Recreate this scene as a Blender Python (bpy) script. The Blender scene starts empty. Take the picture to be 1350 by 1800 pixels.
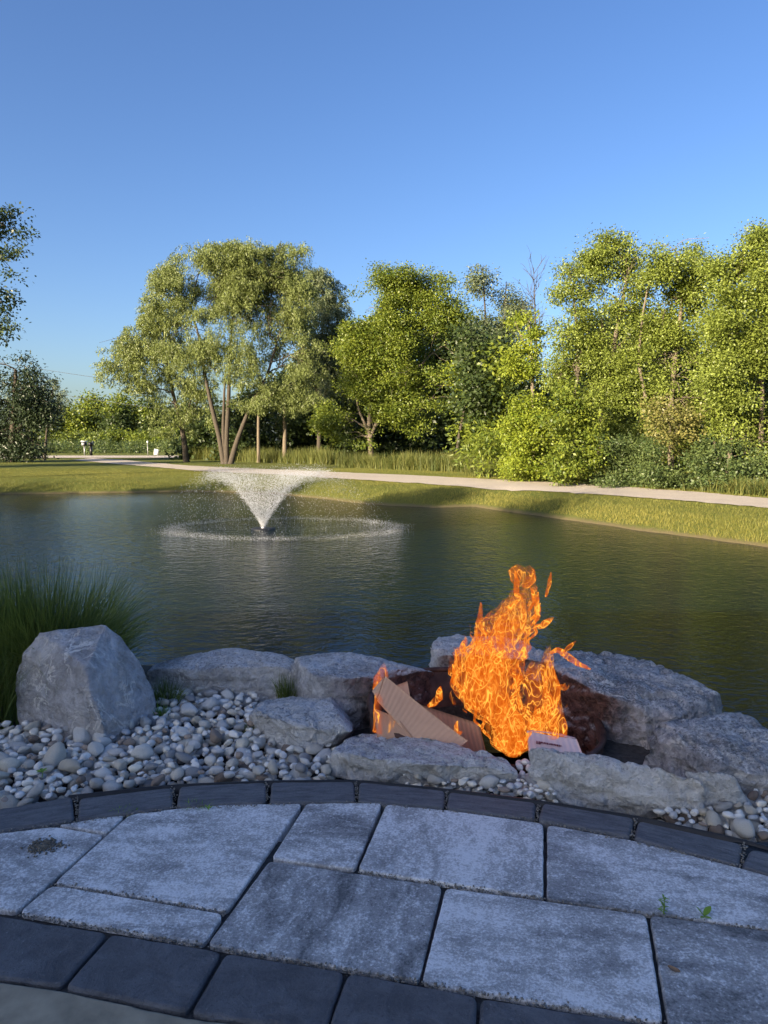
import bpy, bmesh, math, random
import numpy as np
from mathutils import Vector, Matrix

SC = bpy.context.scene
COL = SC.collection
random.seed(7)
R = np.random.default_rng(11)

# ------------------------------------------------------------------ camera
F, W, H, HOR, CAMH = 1280.0, 1350.0, 1800.0, 775.0, 1.15
PITCH = math.atan((H / 2 - HOR) / F)
cam = bpy.data.cameras.new('camera')
cam.sensor_fit = 'HORIZONTAL'
cam.sensor_width = 36
cam.lens = 36 * F / W
cam.clip_start = 0.05
cam.clip_end = 3000
camo = bpy.data.objects.new('camera', cam)
camo.location = (0, 0, CAMH)
camo.rotation_euler = (math.pi / 2 - PITCH, 0, 0)
COL.objects.link(camo)
SC.camera = camo

# ------------------------------------------------------------------ light
SUN_EL, SUN_AZ = 16.0, 46.0      # azimuth: degrees left of straight behind the camera
world = bpy.data.worlds.new('World')
SC.world = world
world.use_nodes = True
wn = world.node_tree
wn.nodes.clear()
sky = wn.nodes.new('ShaderNodeTexSky')
sky.sky_type = 'NISHITA'
sky.sun_disc = False
sky.sun_elevation = math.radians(SUN_EL)
sky.sun_rotation = math.radians(180 + SUN_AZ)
sky.altitude = 200
sky.air_density = 0.92
sky.dust_density = 2.6
sky.ozone_density = 2.8
bgn = wn.nodes.new('ShaderNodeBackground')
bgn.inputs[1].default_value = 0.072
won = wn.nodes.new('ShaderNodeOutputWorld')
hs_ = wn.nodes.new('ShaderNodeHueSaturation')
hs_.inputs['Saturation'].default_value = 1.15
hs_.inputs['Hue'].default_value = 0.51
wn.links.new(sky.outputs[0], hs_.inputs['Color'])
wn.links.new(hs_.outputs[0], bgn.inputs[0])
wn.links.new(bgn.outputs[0], won.inputs[0])
sl = bpy.data.lights.new('sun', 'SUN')
sl.energy = 4.8
sl.angle = math.radians(0.5)
sl.color = (1.0, 0.83, 0.60)
so = bpy.data.objects.new('sun', sl)
_a, _e = math.radians(SUN_AZ), math.radians(SUN_EL)
SUNDIR = Vector((math.sin(_a) * math.cos(_e), math.cos(_a) * math.cos(_e), -math.sin(_e)))
so.rotation_euler = SUNDIR.to_track_quat('-Z', 'Y').to_euler()
so.location = (-20, -20, 20)
COL.objects.link(so)

vs = SC.view_settings
vs.view_transform = 'Standard'
vs.look = 'None'
vs.exposure = 1.82
vs.gamma = 1.0
SC.cycles.use_denoising = True
SC.cycles.max_bounces = 8
SC.cycles.transparent_max_bounces = 24
SC.cycles.sample_clamp_indirect = 6
SC.cycles.caustics_reflective = False
SC.cycles.caustics_refractive = False


# ------------------------------------------------------------------ helpers
def ray(x, y):
    u, v = (x - W / 2) / F, (H / 2 - y) / F
    c, s = math.cos(PITCH), math.sin(PITCH)
    return np.array([u, c + v * s, -s + v * c])


def P(x, y, z):                      # pixel -> point on the level plane z
    d = ray(x, y)
    t = (z - CAMH) / d[2]
    return np.array([d[0] * t, d[1] * t, z])


def Q(x, y, Y):                      # pixel -> point at ground distance Y
    d = ray(x, y)
    t = Y / d[1]
    return np.array([d[0] * t, Y, CAMH + d[2] * t])


def link(o, parent=None):
    COL.objects.link(o)
    if parent is not None:
        o.parent = parent
    return o


def tag(o, label=None, cat=None, group=None, kind=None):
    if label: o['label'] = label
    if cat: o['category'] = cat
    if group: o['group'] = group
    if kind: o['kind'] = kind
    return o


def thing(name, label, cat, loc=(0, 0, 0), group=None):
    o = bpy.data.objects.new(name, None)
    o.empty_display_size = 0.1
    o.location = [float(c) for c in loc]
    link(o)
    return tag(o, label, cat, group)


def np_mesh(name, V, faces, mats, fmat=None, attrs=None, smooth=False):
    """faces: array (n,k) or list of such arrays"""
    if not isinstance(faces, list):
        faces = [faces]
    faces = [f for f in faces if len(f)]
    me = bpy.data.meshes.new(name)
    V = np.asarray(V, dtype=np.float32)
    me.vertices.add(len(V))
    me.vertices.foreach_set('co', V.ravel())
    li = np.concatenate([f.ravel() for f in faces]).astype(np.int32)
    tot = np.concatenate([np.full(len(f), f.shape[1], dtype=np.int32) for f in faces])
    st = np.concatenate([[0], np.cumsum(tot)[:-1]]).astype(np.int32)
    me.loops.add(len(li))
    me.loops.foreach_set('vertex_index', li)
    me.polygons.add(len(tot))
    me.polygons.foreach_set('loop_start', st)
    me.polygons.foreach_set('loop_total', tot)
    for m in (mats if isinstance(mats, (list, tuple)) else [mats]):
        me.materials.append(m)
    if fmat is not None:
        me.polygons.foreach_set('material_index', np.asarray(fmat, dtype=np.int32))
    if smooth:
        me.polygons.foreach_set('use_smooth', np.ones(len(tot), dtype=bool))
    for k, a in (attrs or {}).items():
        at = me.attributes.new(k, 'FLOAT', 'POINT')
        at.data.foreach_set('value', np.asarray(a, dtype=np.float32))
    me.update(calc_edges=True)
    return me


def np_obj(name, V, faces, mats, parent=None, **kw):
    # parts are given in world space; shift to the parent's own space
    if parent is not None:
        V = np.asarray(V) - np.array(parent.location)
    return link(bpy.data.objects.new(name, np_mesh(name, V, faces, mats, **kw)), parent)


def _hash(ix, iy, iz, seed):
    n = (ix.astype(np.int64) * 374761393 + iy.astype(np.int64) * 668265263 + iz.astype(np.int64) * 2147483647 // 3 + seed * 974634777) & 0x7fffffff
    n = ((n ^ (n >> 13)) * 1274126177) & 0x7fffffff
    n = (n ^ (n >> 16)) & 0xffff
    return n / 65535.0


def vnoise(Pn, seed=0):
    Pn = np.asarray(Pn, dtype=float)
    i = np.floor(Pn).astype(np.int64)
    f = Pn - i
    f = f * f * (3 - 2 * f)
    out = 0
    for a in (0, 1):
        for b in (0, 1):
            for c in (0, 1):
                w = (f[:, 0] if a else 1 - f[:, 0]) * (f[:, 1] if b else 1 - f[:, 1]) * (f[:, 2] if c else 1 - f[:, 2])
                out = out + w * _hash(i[:, 0] + a, i[:, 1] + b, i[:, 2] + c, seed)
    return out * 2 - 1


def fbm(Pn, octv=4, seed=0, gain=.5):
    Pn = np.asarray(Pn, dtype=float)
    s, a, t = 0, 1.0, 0
    for k in range(octv):
        s = s + a * vnoise(Pn * (2.03 ** k) + 17.3 * k, seed + k)
        t += a
        a *= gain
    return s / t


def tube(pts, rad, sides=6):
    pts = np.asarray(pts, dtype=float)
    n = len(pts)
    rad = np.broadcast_to(np.asarray(rad, dtype=float), (n,))
    d = np.gradient(pts, axis=0)
    d /= np.linalg.norm(d, axis=1)[:, None] + 1e-9
    ref = np.where(np.abs(d[:, 2:3]) > .9, np.array([[1., 0, 0]]), np.array([[0, 0, 1.]]))
    u = np.cross(d, ref); u /= np.linalg.norm(u, axis=1)[:, None] + 1e-9
    v = np.cross(d, u)
    a = np.arange(sides) * 2 * math.pi / sides
    V = pts[:, None, :] + rad[:, None, None] * (np.cos(a)[None, :, None] * u[:, None, :] + np.sin(a)[None, :, None] * v[:, None, :])
    V = V.reshape(-1, 3)
    i = np.arange(n - 1)[:, None] * sides
    j = np.arange(sides)[None, :]
    j2 = (j + 1) % sides
    Fq = np.stack([i + j, i + j2, i + sides + j2, i + sides + j], -1).reshape(-1, 4)
    return V, Fq


class Acc:
    def __init__(s): s.V, s.F, s.n, s.T = [], {}, 0, []
    def add(s, V, Fq, tint=None):
        V = np.asarray(V); Fq = np.asarray(Fq)
        s.V.append(V); s.F.setdefault(Fq.shape[1], []).append(Fq + s.n); s.n += len(V)
        s.T.append(np.broadcast_to(np.asarray(0.5 if tint is None else tint, dtype=float), (len(V),)))
    def verts(s): return np.concatenate(s.V)
    def faces(s): return [np.concatenate(f) for f in s.F.values()]
    def tint(s): return np.concatenate(s.T)
    def obj(s, name, mat, parent=None, **kw):
        return np_obj(name, s.verts(), s.faces(), mat, parent, attrs={'tint': s.tint()}, **kw)


BOXF = np.array([[0, 3, 2, 1], [4, 5, 6, 7], [0, 1, 5, 4], [1, 2, 6, 5], [2, 3, 7, 6], [3, 0, 4, 7]])


def boxv(x0, x1, y0, y1, z0, z1):
    return np.array([[x0, y0, z0], [x1, y0, z0], [x1, y1, z0], [x0, y1, z0], [x0, y0, z1], [x1, y0, z1], [x1, y1, z1], [x0, y1, z1]], float)


# ------------------------------------------------------------------ materials
class NT:
    def __init__(s, name):
        s.m = bpy.data.materials.new(name)
        s.m.use_nodes = True
        s.t = s.m.node_tree
        s.t.nodes.clear()
        s.out = s.n('ShaderNodeOutputMaterial')
    def n(s, typ, **kw):
        nd = s.t.nodes.new(typ)
        for k, v in kw.items():
            if hasattr(nd, k) and not isinstance(k, int):
                setattr(nd, k, v)
        return nd
    def l(s, a, b): s.t.links.new(a, b)
    def set(s, nd, **kw):
        for k, v in kw.items():
            k = k.replace('_', ' ')
            if hasattr(v, 'is_linked'): s.l(v, nd.inputs[k])
            else: nd.inputs[k].default_value = v
        return nd
    def math(s, op, a, b=None, clamp=False):
        nd = s.n('ShaderNodeMath', operation=op, use_clamp=clamp)
        for i, v in enumerate((a, b)):
            if v is None: continue
            if hasattr(v, 'is_linked'): s.l(v, nd.inputs[i])
            else: nd.inputs[i].default_value = v
        return nd.outputs[0]
    def coord(s, kind='Object', scale=(1, 1, 1), rnd=0.0):
        tc = s.n('ShaderNodeTexCoord')
        o = tc.outputs[kind]
        mp = s.n('ShaderNodeMapping')
        mp.inputs['Scale'].default_value = scale
        s.l(o, mp.inputs['Vector'])
        o = mp.outputs[0]
        if rnd:
            oi = s.n('ShaderNodeObjectInfo')
            mu = s.math('MULTIPLY', oi.outputs['Random'], rnd)
            ad = s.n('ShaderNodeVectorMath', operation='ADD')
            s.l(o, ad.inputs[0]); s.l(mu, ad.inputs[1])
            o = ad.outputs[0]
        return o
    def noise(s, co, scale, detail=4, rough=.55, dist=0.0):
        nd = s.n('ShaderNodeTexNoise')
        s.set(nd, Scale=scale, Detail=detail, Roughness=rough, Distortion=dist)
        s.l(co, nd.inputs['Vector'])
        return nd.outputs[0]
    def ramp(s, fac, stops, interp='LINEAR'):
        nd = s.n('ShaderNodeValToRGB')
        cr = nd.color_ramp
        cr.interpolation = interp
        while len(cr.elements) > 1: cr.elements.remove(cr.elements[-1])
        for i, (p, c) in enumerate(stops):
            e = cr.elements[0] if i == 0 else cr.elements.new(p)
            e.position = p
            e.color = (c, c, c, 1) if not hasattr(c, '__len__') else (*c[:3], 1)
        s.l(fac, nd.inputs[0])
        return nd.outputs[0]
    def mix(s, fac, a, b, blend='MIX'):
        nd = s.n('ShaderNodeMix', data_type='RGBA', blend_type=blend)
        for sock, v in ((nd.inputs[0], fac), (nd.inputs[6], a), (nd.inputs[7], b)):
            if hasattr(v, 'is_linked'): s.l(v, sock)
            elif hasattr(v, '__len__'): sock.default_value = (*v[:3], 1)
            else: sock.default_value = v
        return nd.outputs[2]
    def bump(s, h, dist=.01, strength=1.0, normal=None):
        nd = s.n('ShaderNodeBump')
        s.set(nd, Strength=strength, Distance=dist)
        s.l(h, nd.inputs['Height'])
        if normal is not None: s.l(normal, nd.inputs['Normal'])
        return nd.outputs[0]
    def pbr(s, col, rough=.8, normal=None, spec=.4, metal=0.0):
        nd = s.n('ShaderNodeBsdfPrincipled')
        if hasattr(col, 'is_linked'): s.l(col, nd.inputs['Base Color'])
        else: nd.inputs['Base Color'].default_value = (*col[:3], 1)
        if hasattr(rough, 'is_linked'): s.l(rough, nd.inputs['Roughness'])
        else: nd.inputs['Roughness'].default_value = rough
        nd.inputs['Specular IOR Level'].default_value = spec
        nd.inputs['Metallic'].default_value = metal
        if normal is not None: s.l(normal, nd.inputs['Normal'])
        s.l(nd.outputs[0], s.out.inputs[0])
        return nd


def simple(name, col, rough=.7, nscale=20, var=.25, bump=.002, metal=0.0, spec=.4):
    t = NT(name)
    co = t.coord('Object')
    n = t.noise(co, nscale, 6)
    c = t.mix(t.ramp(n, [(.3, 0.0), (.7, 1.0)]), [k * (1 - var) for k in col], [min(1, k * (1 + var)) for k in col])
    t.pbr(c, rough, t.bump(n, bump), spec, metal)
    return t.m


def leaf_mat(name, c1, c2, transl=.30, rough=.45):
    t = NT(name)
    at = t.n('ShaderNodeAttribute', attribute_name='tint')
    col = t.mix(at.outputs['Fac'], c1, c2)
    p = t.n('ShaderNodeBsdfPrincipled')
    t.l(col, p.inputs['Base Color'])
    p.inputs['Roughness'].default_value = rough
    p.inputs['Specular IOR Level'].default_value = .35
    tr = t.n('ShaderNodeBsdfTranslucent')
    tc = t.mix(.5, col, [min(1, c2[0] * 1.35), min(1, c2[1] * 1.3), c2[2] * .7])
    t.l(tc, tr.inputs[0])
    mx = t.n('ShaderNodeMixShader')
    mx.inputs[0].default_value = transl
    t.l(p.outputs[0], mx.inputs[1]); t.l(tr.outputs[0], mx.inputs[2])
    t.l(mx.outputs[0], t.out.inputs[0])
    return t.m


def bark_mat(name, c1, c2):
    t = NT(name)
    co = t.coord('Object', (6, 6, 1.2))
    n = t.noise(co, 3, 8, .7)
    t.pbr(t.mix(n, c1, c2), .9, t.bump(n, .03), .2)
    return t.m


M = {}
M['leaf_willow'] = leaf_mat('leaf_willow', (.09, .115, .03), (.215, .255, .085))
M['leaf_maple'] = leaf_mat('leaf_maple', (.06, .10, .016), (.20, .235, .03))
M['leaf_poplar'] = leaf_mat('leaf_poplar', (.09, .12, .02), (.24, .29, .055))
M['leaf_bright'] = leaf_mat('leaf_bright', (.10, .15, .016), (.26, .30, .032))
M['leaf_dark'] = leaf_mat('leaf_dark', (.03, .05, .016), (.07, .10, .03))  # dark green also stands in for shade on woods and left edge tree
M['leaf_shrub'] = leaf_mat('leaf_shrub', (.05, .085, .03), (.13, .165, .05))
M['leaf_silver'] = leaf_mat('leaf_silver', (.07, .10, .05), (.18, .21, .11))
M['leaf_brown'] = leaf_mat('leaf_brown', (.11, .12, .035), (.22, .20, .06))
M['leaf_spruce_shade'] = leaf_mat('leaf_spruce_shade', (.02, .035, .015), (.045, .065, .028), .15)  # near-black green stands in for the shade over the left evergreen
M['bark'] = bark_mat('bark', (.035, .029, .023), (.10, .082, .063))
M['bark_pale'] = bark_mat('bark_pale', (.08, .066, .05), (.22, .18, .13))
M['blade_grass'] = leaf_mat('blade_grass', (.075, .105, .018), (.29, .26, .06), .3, .6)
M['tall_grass'] = leaf_mat('tall_grass', (.05, .08, .02), (.21, .21, .055), .35, .6)
M['ornamental'] = leaf_mat('ornamental', (.05, .09, .022), (.19, .24, .06), .3, .45)
M['weed'] = leaf_mat('weed', (.10, .20, .03), (.22, .36, .06), .35, .5)


def mat_lawn():
    t = NT('lawn')
    co = t.coord('Object')
    n1 = t.noise(co, .35, 5)
    n2 = t.noise(co, 9, 6, .7)
    n3 = t.noise(co, 60, 3, .7)
    c = t.mix(t.ramp(n1, [(.35, 0.0), (.65, 1.0)]), (.09, .125, .024), (.165, .18, .036))
    c = t.mix(t.ramp(n2, [(.35, 0.0), (.75, .6)]), c, (.24, .21, .08))
    c = t.mix(t.ramp(n3, [(.3, .5), (.6, 0.0)]), c, (.05, .07, .015))
    # bare tan soil close to the water line
    g = t.n('ShaderNodeNewGeometry')
    sx = t.n('ShaderNodeSeparateXYZ')
    t.l(g.outputs['Position'], sx.inputs[0])
    zz = t.math('ADD', sx.outputs[2], t.math('MULTIPLY', t.math('SUBTRACT', n2, .5), .18))
    k = t.n('ShaderNodeMapRange')
    t.set(k, From_Min=-.735, From_Max=-.67, To_Min=1.0, To_Max=0.0)
    t.l(zz, k.inputs[0])
    c = t.mix(t.math('MULTIPLY', k.outputs[0], .8), c, (.20, .155, .09))
    t.pbr(c, .95, t.bump(t.math('ADD', n2, n3), .05), .1)
    return t.m


def mat_water():
    t = NT('pond_water')
    co = t.coord('Object')
    a = t.noise(t.coord('Object', (1.0, 1.25, 1)), 8.5, 3, .55, .4)
    b = t.noise(t.coord('Object', (1.1, .9, 1)), 2.2, 3, .5, .3)
    d = t.noise(t.coord('Object', (1, 1, 1)), 26, 2, .5, .2)
    # rings running out from the fountain
    fx, fy = FOUNT[0], FOUNT[1]
    sub = t.n('ShaderNodeVectorMath', operation='SUBTRACT')
    t.l(co, sub.inputs[0]); sub.inputs[1].default_value = (fx, fy, 0)
    ln = t.n('ShaderNodeVectorMath', operation='LENGTH')
    t.l(sub.outputs[0], ln.inputs[0])
    rr = t.math('ADD', ln.outputs['Value'], t.math('MULTIPLY', b, 1.5))
    w = t.math('SINE', t.math('MULTIPLY', rr, 17))
    fall = t.n('ShaderNodeMapRange')
    t.set(fall, From_Min=2.0, From_Max=12.0, To_Min=.30, To_Max=.05)
    t.l(ln.outputs['Value'], fall.inputs[0])
    h = t.math('ADD', t.math('MULTIPLY', a, 1.0), t.math('MULTIPLY', b, .9))
    h = t.math('ADD', h, t.math('MULTIPLY', d, .10))
    h = t.math('ADD', h, t.math('MULTIPLY', w, t.math('MULTIPLY', fall.outputs[0], .35)))
    amp = t.n('ShaderNodeMapRange')
    t.set(amp, From_Min=1.0, From_Max=9.0, To_Min=2.0, To_Max=.62)
    t.l(ln.outputs['Value'], amp.inputs[0])
    h = t.math('MULTIPLY', h, amp.outputs[0])
    p = t.pbr((.001, .007, .013), .03, t.bump(h, .014, 1.0), .5)
    p.inputs['IOR'].default_value = 1.2
    return t.m


def mat_road():
    t = NT('gravel_road')
    co = t.coord('Object')
    n1 = t.noise(co, .8, 5)
    n2 = t.noise(co, 30, 5, .7)
    c = t.mix(n1, (.44, .38, .31), (.60, .53, .44))
    c = t.mix(t.ramp(n2, [(.35, .5), (.6, 0.0)]), c, (.22, .19, .16))
    t.pbr(c, .95, t.bump(n2, .02), .15)
    return t.m


def mat_slab():
    t = NT('slab_concrete')
    co = t.coord('Object', (1, 1, 1), 40)
    st = t.coord('Object', (2.6, 7.5, 4), 40)
    streak = t.noise(st, 1.6, 6, .62, .6)
    cloud = t.noise(co, 5.5, 6, .6, .3)
    fine = t.noise(co, 150, 5, .75)
    mid = t.noise(co, 45, 5, .7)
    s = t.math('ADD', t.math('MULTIPLY', streak, .85), t.math('MULTIPLY', cloud, .4))
    s = t.math('ADD', s, t.math('MULTIPLY', mid, .22))
    oi = t.n('ShaderNodeObjectInfo')
    s = t.math('ADD', s, t.math('MULTIPLY', t.math('SUBTRACT', oi.outputs['Random'], .5), .16))
    c = t.ramp(t.math('ADD', s, t.math('MULTIPLY', t.math('SUBTRACT', fine, .5), .35)), [(.52, (.13, .132, .136)), (.64, (.265, .266, .27)), (.76, (.37, .371, .374)), (.90, (.48, .481, .484))])
    crust = t.math('ADD', t.math('MULTIPLY', fine, .95), t.math('MULTIPLY', mid, .35))
    crust = t.math('ADD', crust, t.math('MULTIPLY', s, .62))
    c = t.mix(t.ramp(t.math('MULTIPLY', crust, .7), [(.78, 0.0), (.88, .85)]), c, (.76, .762, .768))
    pits = t.math('ADD', t.math('MULTIPLY', fine, .7), t.math('MULTIPLY', s, .35))
    c = t.mix(t.ramp(pits, [(.47, .75), (.54, 0.0)]), c, (.085, .09, .10))
    # worn paler arrises
    b = t.bump(t.math('ADD', t.math('MULTIPLY', fine, .5), mid), .004, 1.0)
    t.pbr(c, .85, b, .3)
    return t.m


def mat_dark_block(name, base, hi, stretch):
    t = NT(name)
    co = t.coord('Object', (1, 1, 1), 30)
    st = t.coord('Object', stretch, 30)
    n1 = t.noise(st, 4, 6, .65, .5)
    n2 = t.noise(co, 140, 4, .7)
    n3 = t.noise(co, 40, 3, .6)
    c = t.mix(t.ramp(n1, [(.35, 0.0), (.7, 1.0)]), base, hi)
    c = t.mix(t.ramp(n2, [(.64, 0.0), (.75, .6)]), c, (.35, .36, .38))
    c = t.mix(t.ramp(n2, [(.3, .6), (.45, 0.0)]), c, [k * .5 for k in base])
    t.pbr(c, .75, t.bump(t.math('ADD', t.math('MULTIPLY', n1, 1.5), t.math('MULTIPLY', n2, .5)), .006), .35)
    return t.m


def mat_rock(name, lo, mid, hi, vein=.6, burn=0.0, warm=0.0, speck=1.0):
    t = NT(name)
    co = t.coord('Object')
    n1 = t.noise(co, 3.5, 6, .6, .4)
    n2 = t.noise(co, 26, 6, .7, .3)
    n3 = t.noise(co, 95, 4, .7)
    s = t.math('ADD', t.math('MULTIPLY', n1, .55), t.math('MULTIPLY', n2, .45))
    c = t.ramp(s, [(.40, lo), (.5, mid), (.60, hi)])
    # thin white calcite veins
    v = t.noise(co, 7, 4, .6, 1.2)
    r = t.math('ABSOLUTE', t.math('SUBTRACT', v, .5))
    gate = t.ramp(t.noise(co, 5, 3), [(.44, 0.0), (.54, 1.0)])
    c = t.mix(t.math('MULTIPLY', t.math('MULTIPLY', t.ramp(r, [(.0, 1.0), (.012, .9), (.026, 0.0)]), gate), vein), c, (.80, .79, .78))
    gn = t.n('ShaderNodeNewGeometry'); sz = t.n('ShaderNodeSeparateXYZ'); t.l(gn.outputs['Normal'], sz.inputs[0])
    top = t.math('MULTIPLY', t.ramp(sz.outputs[2], [(.35, .18), (.75, 1.0)]), speck)
    v2 = t.ramp(n3, [(.53, 0.0), (.62, .85)])
    c = t.mix(t.math('MULTIPLY', top, t.math('MULTIPLY', v2, t.ramp(n2, [(.42, .08), (.56, 1.0)]))), c, (.74, .74, .75))
    c = t.mix(t.math('MULTIPLY', top, t.ramp(n3, [(.36, .8), (.46, 0.0)])), c, [k * .4 for k in lo])
    if warm:
        c = t.mix(t.math('MULTIPLY', t.ramp(t.noise(co, 4, 4), [(.45, 0.0), (.65, 1.0)]), warm), c, (.40, .34, .26))
    if burn:
        g = t.n('ShaderNodeNewGeometry')
        sub = t.n('ShaderNodeVectorMath', operation='SUBTRACT')
        t.l(g.outputs['Position'], sub.inputs[0]); sub.inputs[1].default_value = (PIT[0], PIT[1], 0)
        sc = t.n('ShaderNodeVectorMath', operation='MULTIPLY')
        t.l(sub.outputs[0], sc.inputs[0]); sc.inputs[1].default_value = (.92, 1.12, 0)
        ln = t.n('ShaderNodeVectorMath', operation='LENGTH')
        t.l(sc.outputs[0], ln.inputs[0])
        dd = t.math('ADD', ln.outputs['Value'], t.math('MULTIPLY', t.math('SUBTRACT', n1, .5), .2))
        k = t.n('ShaderNodeMapRange')
        t.set(k, From_Min=.43, From_Max=.52, To_Min=burn, To_Max=0.0)
        t.l(dd, k.inputs[0])
        side = t.ramp(sz.outputs[2], [(.25, 1.0), (.6, 0.0)])
        c = t.mix(t.math('MULTIPLY', k.outputs[0], side), c, t.mix(t.ramp(n2, [(.4, 0.0), (.6, 1.0)]), (.045, .022, .018), (.20, .105, .085)))
    hgt = t.math('ADD', t.math('ADD', t.math('MULTIPLY', n2, 1.0), t.math('MULTIPLY', n3, .35)), t.math('MULTIPLY', t.noise(co, 10, 5, .6, .8), 1.6))
    t.pbr(c, .85, t.bump(hgt, .035, 1.0), .3)
    return t.m


def mat_pebble(name, c1, c2, spots):
    t = NT(name)
    co = t.coord('Object', (1, 1, 1), 20)
    oi = t.n('ShaderNodeObjectInfo')
    n = t.noise(co, 22, 5, .6, .5)
    f = t.noise(co, 120, 3, .7)
    c = t.mix(oi.outputs['Random'], c1, c2)
    c = t.mix(t.ramp(n, [(.36, .4), (.5, 0.0)]), c, [k * .6 for k in c1])
    c = t.mix(t.ramp(n, [(.55, 0.0), (.75, spots)]), c, (.58, .57, .55))
    t.pbr(c, .8, t.bump(f, .003), .22)
    return t.m


PIT = P(846, 1262, -.03)
PIT[1] = 2.92
FOUNT = P(463, 930, -.75)
WATER_Z, LAWN_Z = -.75, -.30

M['lawn'] = mat_lawn()
M['water'] = mat_water()
M['road'] = mat_road()
M['slab'] = mat_slab()
M['edge_block'] = mat_dark_block('edge_block', (.078, .082, .092), (.165, .17, .185), (3, 16, 8))
M['soldier'] = mat_dark_block('soldier', (.064, .067, .076), (.125, .13, .144), (4, 4, 4))
M['rock_blue'] = mat_rock('rock_blue', (.15, .155, .175), (.27, .28, .31), (.42, .43, .46), .8)
M['rock_boulder'] = mat_rock('rock_boulder', (.34, .335, .345), (.50, .50, .53), (.68, .685, .72), 1.0, 0, .35, .35)
M['rock_pale'] = mat_rock('rock_pale', (.44, .445, .45), (.62, .625, .63), (.80, .805, .81), .5, 0, .15)
M['rock_dark'] = mat_rock('rock_dark', (.20, .205, .22), (.38, .385, .405), (.60, .605, .63), .6, .95)
M['rock_grey'] = mat_rock('rock_grey', (.32, .32, .33), (.52, .52, .535), (.70, .70, .715), .6, .95)
M['soil'] = simple('soil', (.05, .046, .042), .95, 40, .5, .01)
M['sand'] = simple('joint_sand', (.055, .052, .05), .95, 120, .5, .004)
M['ash'] = simple('ash', (.025, .022, .02), .95, 40, .6, .02)
M['rust'] = simple('rusty_steel', (.075, .04, .03), .6, 18, .6, .003, .3)
M['plastic'] = simple('black_plastic', (.015, .016, .018), .45, 30, .2, .001)
M['concrete'] = simple('old_concrete', (.27, .235, .17), .9, 12, .35, .004)
M['steel'] = simple('grey_metal', (.30, .30, .31), .5, 10, .15, .001, .6)
M['black'] = simple('black_paint', (.012, .012, .013), .4, 10, .2, .001)
M['white'] = simple('white_board', (.75, .76, .78), .5, 10, .05, .0005)
M['siding'] = simple('house_siding', (.74, .72, .68), .8, 8, .06, .002)
M['roofing'] = simple('roof_shingle', (.07, .065, .06), .9, 30, .4, .01)
M['glass'] = simple('window_glass', (.02, .025, .03), .05, 2, .1, .0001, 0, .6)
M['ink'] = simple('printed_ink', (.16, .05, .07), .7, 40, .2, .0002)


def mat_card(name, col, waves=True):
    t = NT(name)
    co = t.coord('Object')
    n = t.noise(co, 14, 5)
    c = t.mix(n, [k * .85 for k in col], [k * 1.1 for k in col])
    at = t.n('ShaderNodeAttribute', attribute_name='tint')
    w = t.math('SINE', t.math('MULTIPLY', at.outputs['Fac'], 300))
    c = t.mix(t.math('MULTIPLY', t.math('ADD', t.math('MULTIPLY', w, .5), .5), .07), c, [k * .6 for k in col])
    t.pbr(c, .85, t.bump(w, .0006), .15)
    return t.m


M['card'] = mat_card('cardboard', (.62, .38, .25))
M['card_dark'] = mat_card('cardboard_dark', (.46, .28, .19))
M['card_pink'] = mat_card('carton_white', (.72, .60, .60), False)

# ------------------------------------------------------------------ ground, pond, road
pond_px = [(-420, 905), (-200, 880), (0, 869), (170, 867), (340, 864), (450, 866), (540, 874), (640, 886), (760, 893), (830, 891), (870, 897),
           (980, 912), (1100, 930), (1200, 944), (1350, 964), (1480, 985)]
pond = [P(x, y, WATER_Z)[:2] for x, y in pond_px]
pond += [np.array(p) for p in [(9.5, 8.5), (10.0, 4.0), (6.0, 1.6), (3.2, 1.5), (1.9, 1.9), (1.35, 2.6), (1.15, 3.05), (0.9, 3.5), (.2, 3.70), (-.8, 3.85), (-1.6, 4.0),
                               (-3.5, 4.2), (-8, 5.5), (-13, 9), (-19, 15)]]
pond = np.array(pond)


def sdf(X, Y, poly):
    d = np.full(X.shape, 1e9)
    inside = np.zeros(X.shape, bool)
    n = len(poly)
    for i in range(n):
        a, b = poly[i], poly[(i + 1) % n]
        e = b - a
        wx, wy = X - a[0], Y - a[1]
        t = np.clip((wx * e[0] + wy * e[1]) / (e @ e), 0, 1)
        d = np.minimum(d, np.hypot(wx - t * e[0], wy - t * e[1]))
        c = ((a[1] > Y) != (b[1] > Y)) & (X < (b[0] - a[0]) * (Y - a[1]) / (b[1] - a[1] + 1e-12) + a[0])
        inside ^= c
    return np.where(inside, -d, d)


def ground_z(X, Y):
    X = np.asarray(X, float); Y = np.asarray(Y, float)
    s = sdf(X, Y, pond)
    s = s + .22 * fbm(np.stack([X * .9, Y * .9, X * 0], -1).reshape(-1, 3), 3, 5).reshape(X.shape)
    near = 1 / (1 + np.exp((Y - 4.6) * 4))            # patio side of the pond
    width = 2.6 * (1 - near) + .35 * near
    top = LAWN_Z * (1 - near) + (-.16) * near
    k = np.clip(s / width, 0, 1)
    k = 1 - (1 - k) ** 2.2
    z = WATER_Z - .02 + k * (top - WATER_Z + .02)
    z = np.where(s < 0, WATER_Z - .02 + np.clip(s, -1.2, 0) * .5, z)
    far = np.clip((Y - 60) / 200, 0, 1)
    z = z + far * .6
    lump = .035 * fbm(np.stack([X * .5, Y * .5, X * 0], -1).reshape(-1, 3), 3, 9).reshape(X.shape)
    return z + lump * np.clip(s / 3, 0, 1) * (1 - near) * np.clip((5.0 - np.abs(s - 1.5)) / 3, 0, 1)


def axis(segs):
    out = []
    for a, b, st in segs:
        out += list(np.arange(a, b, st))
    return np.array(out + [segs[-1][1]])


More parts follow.
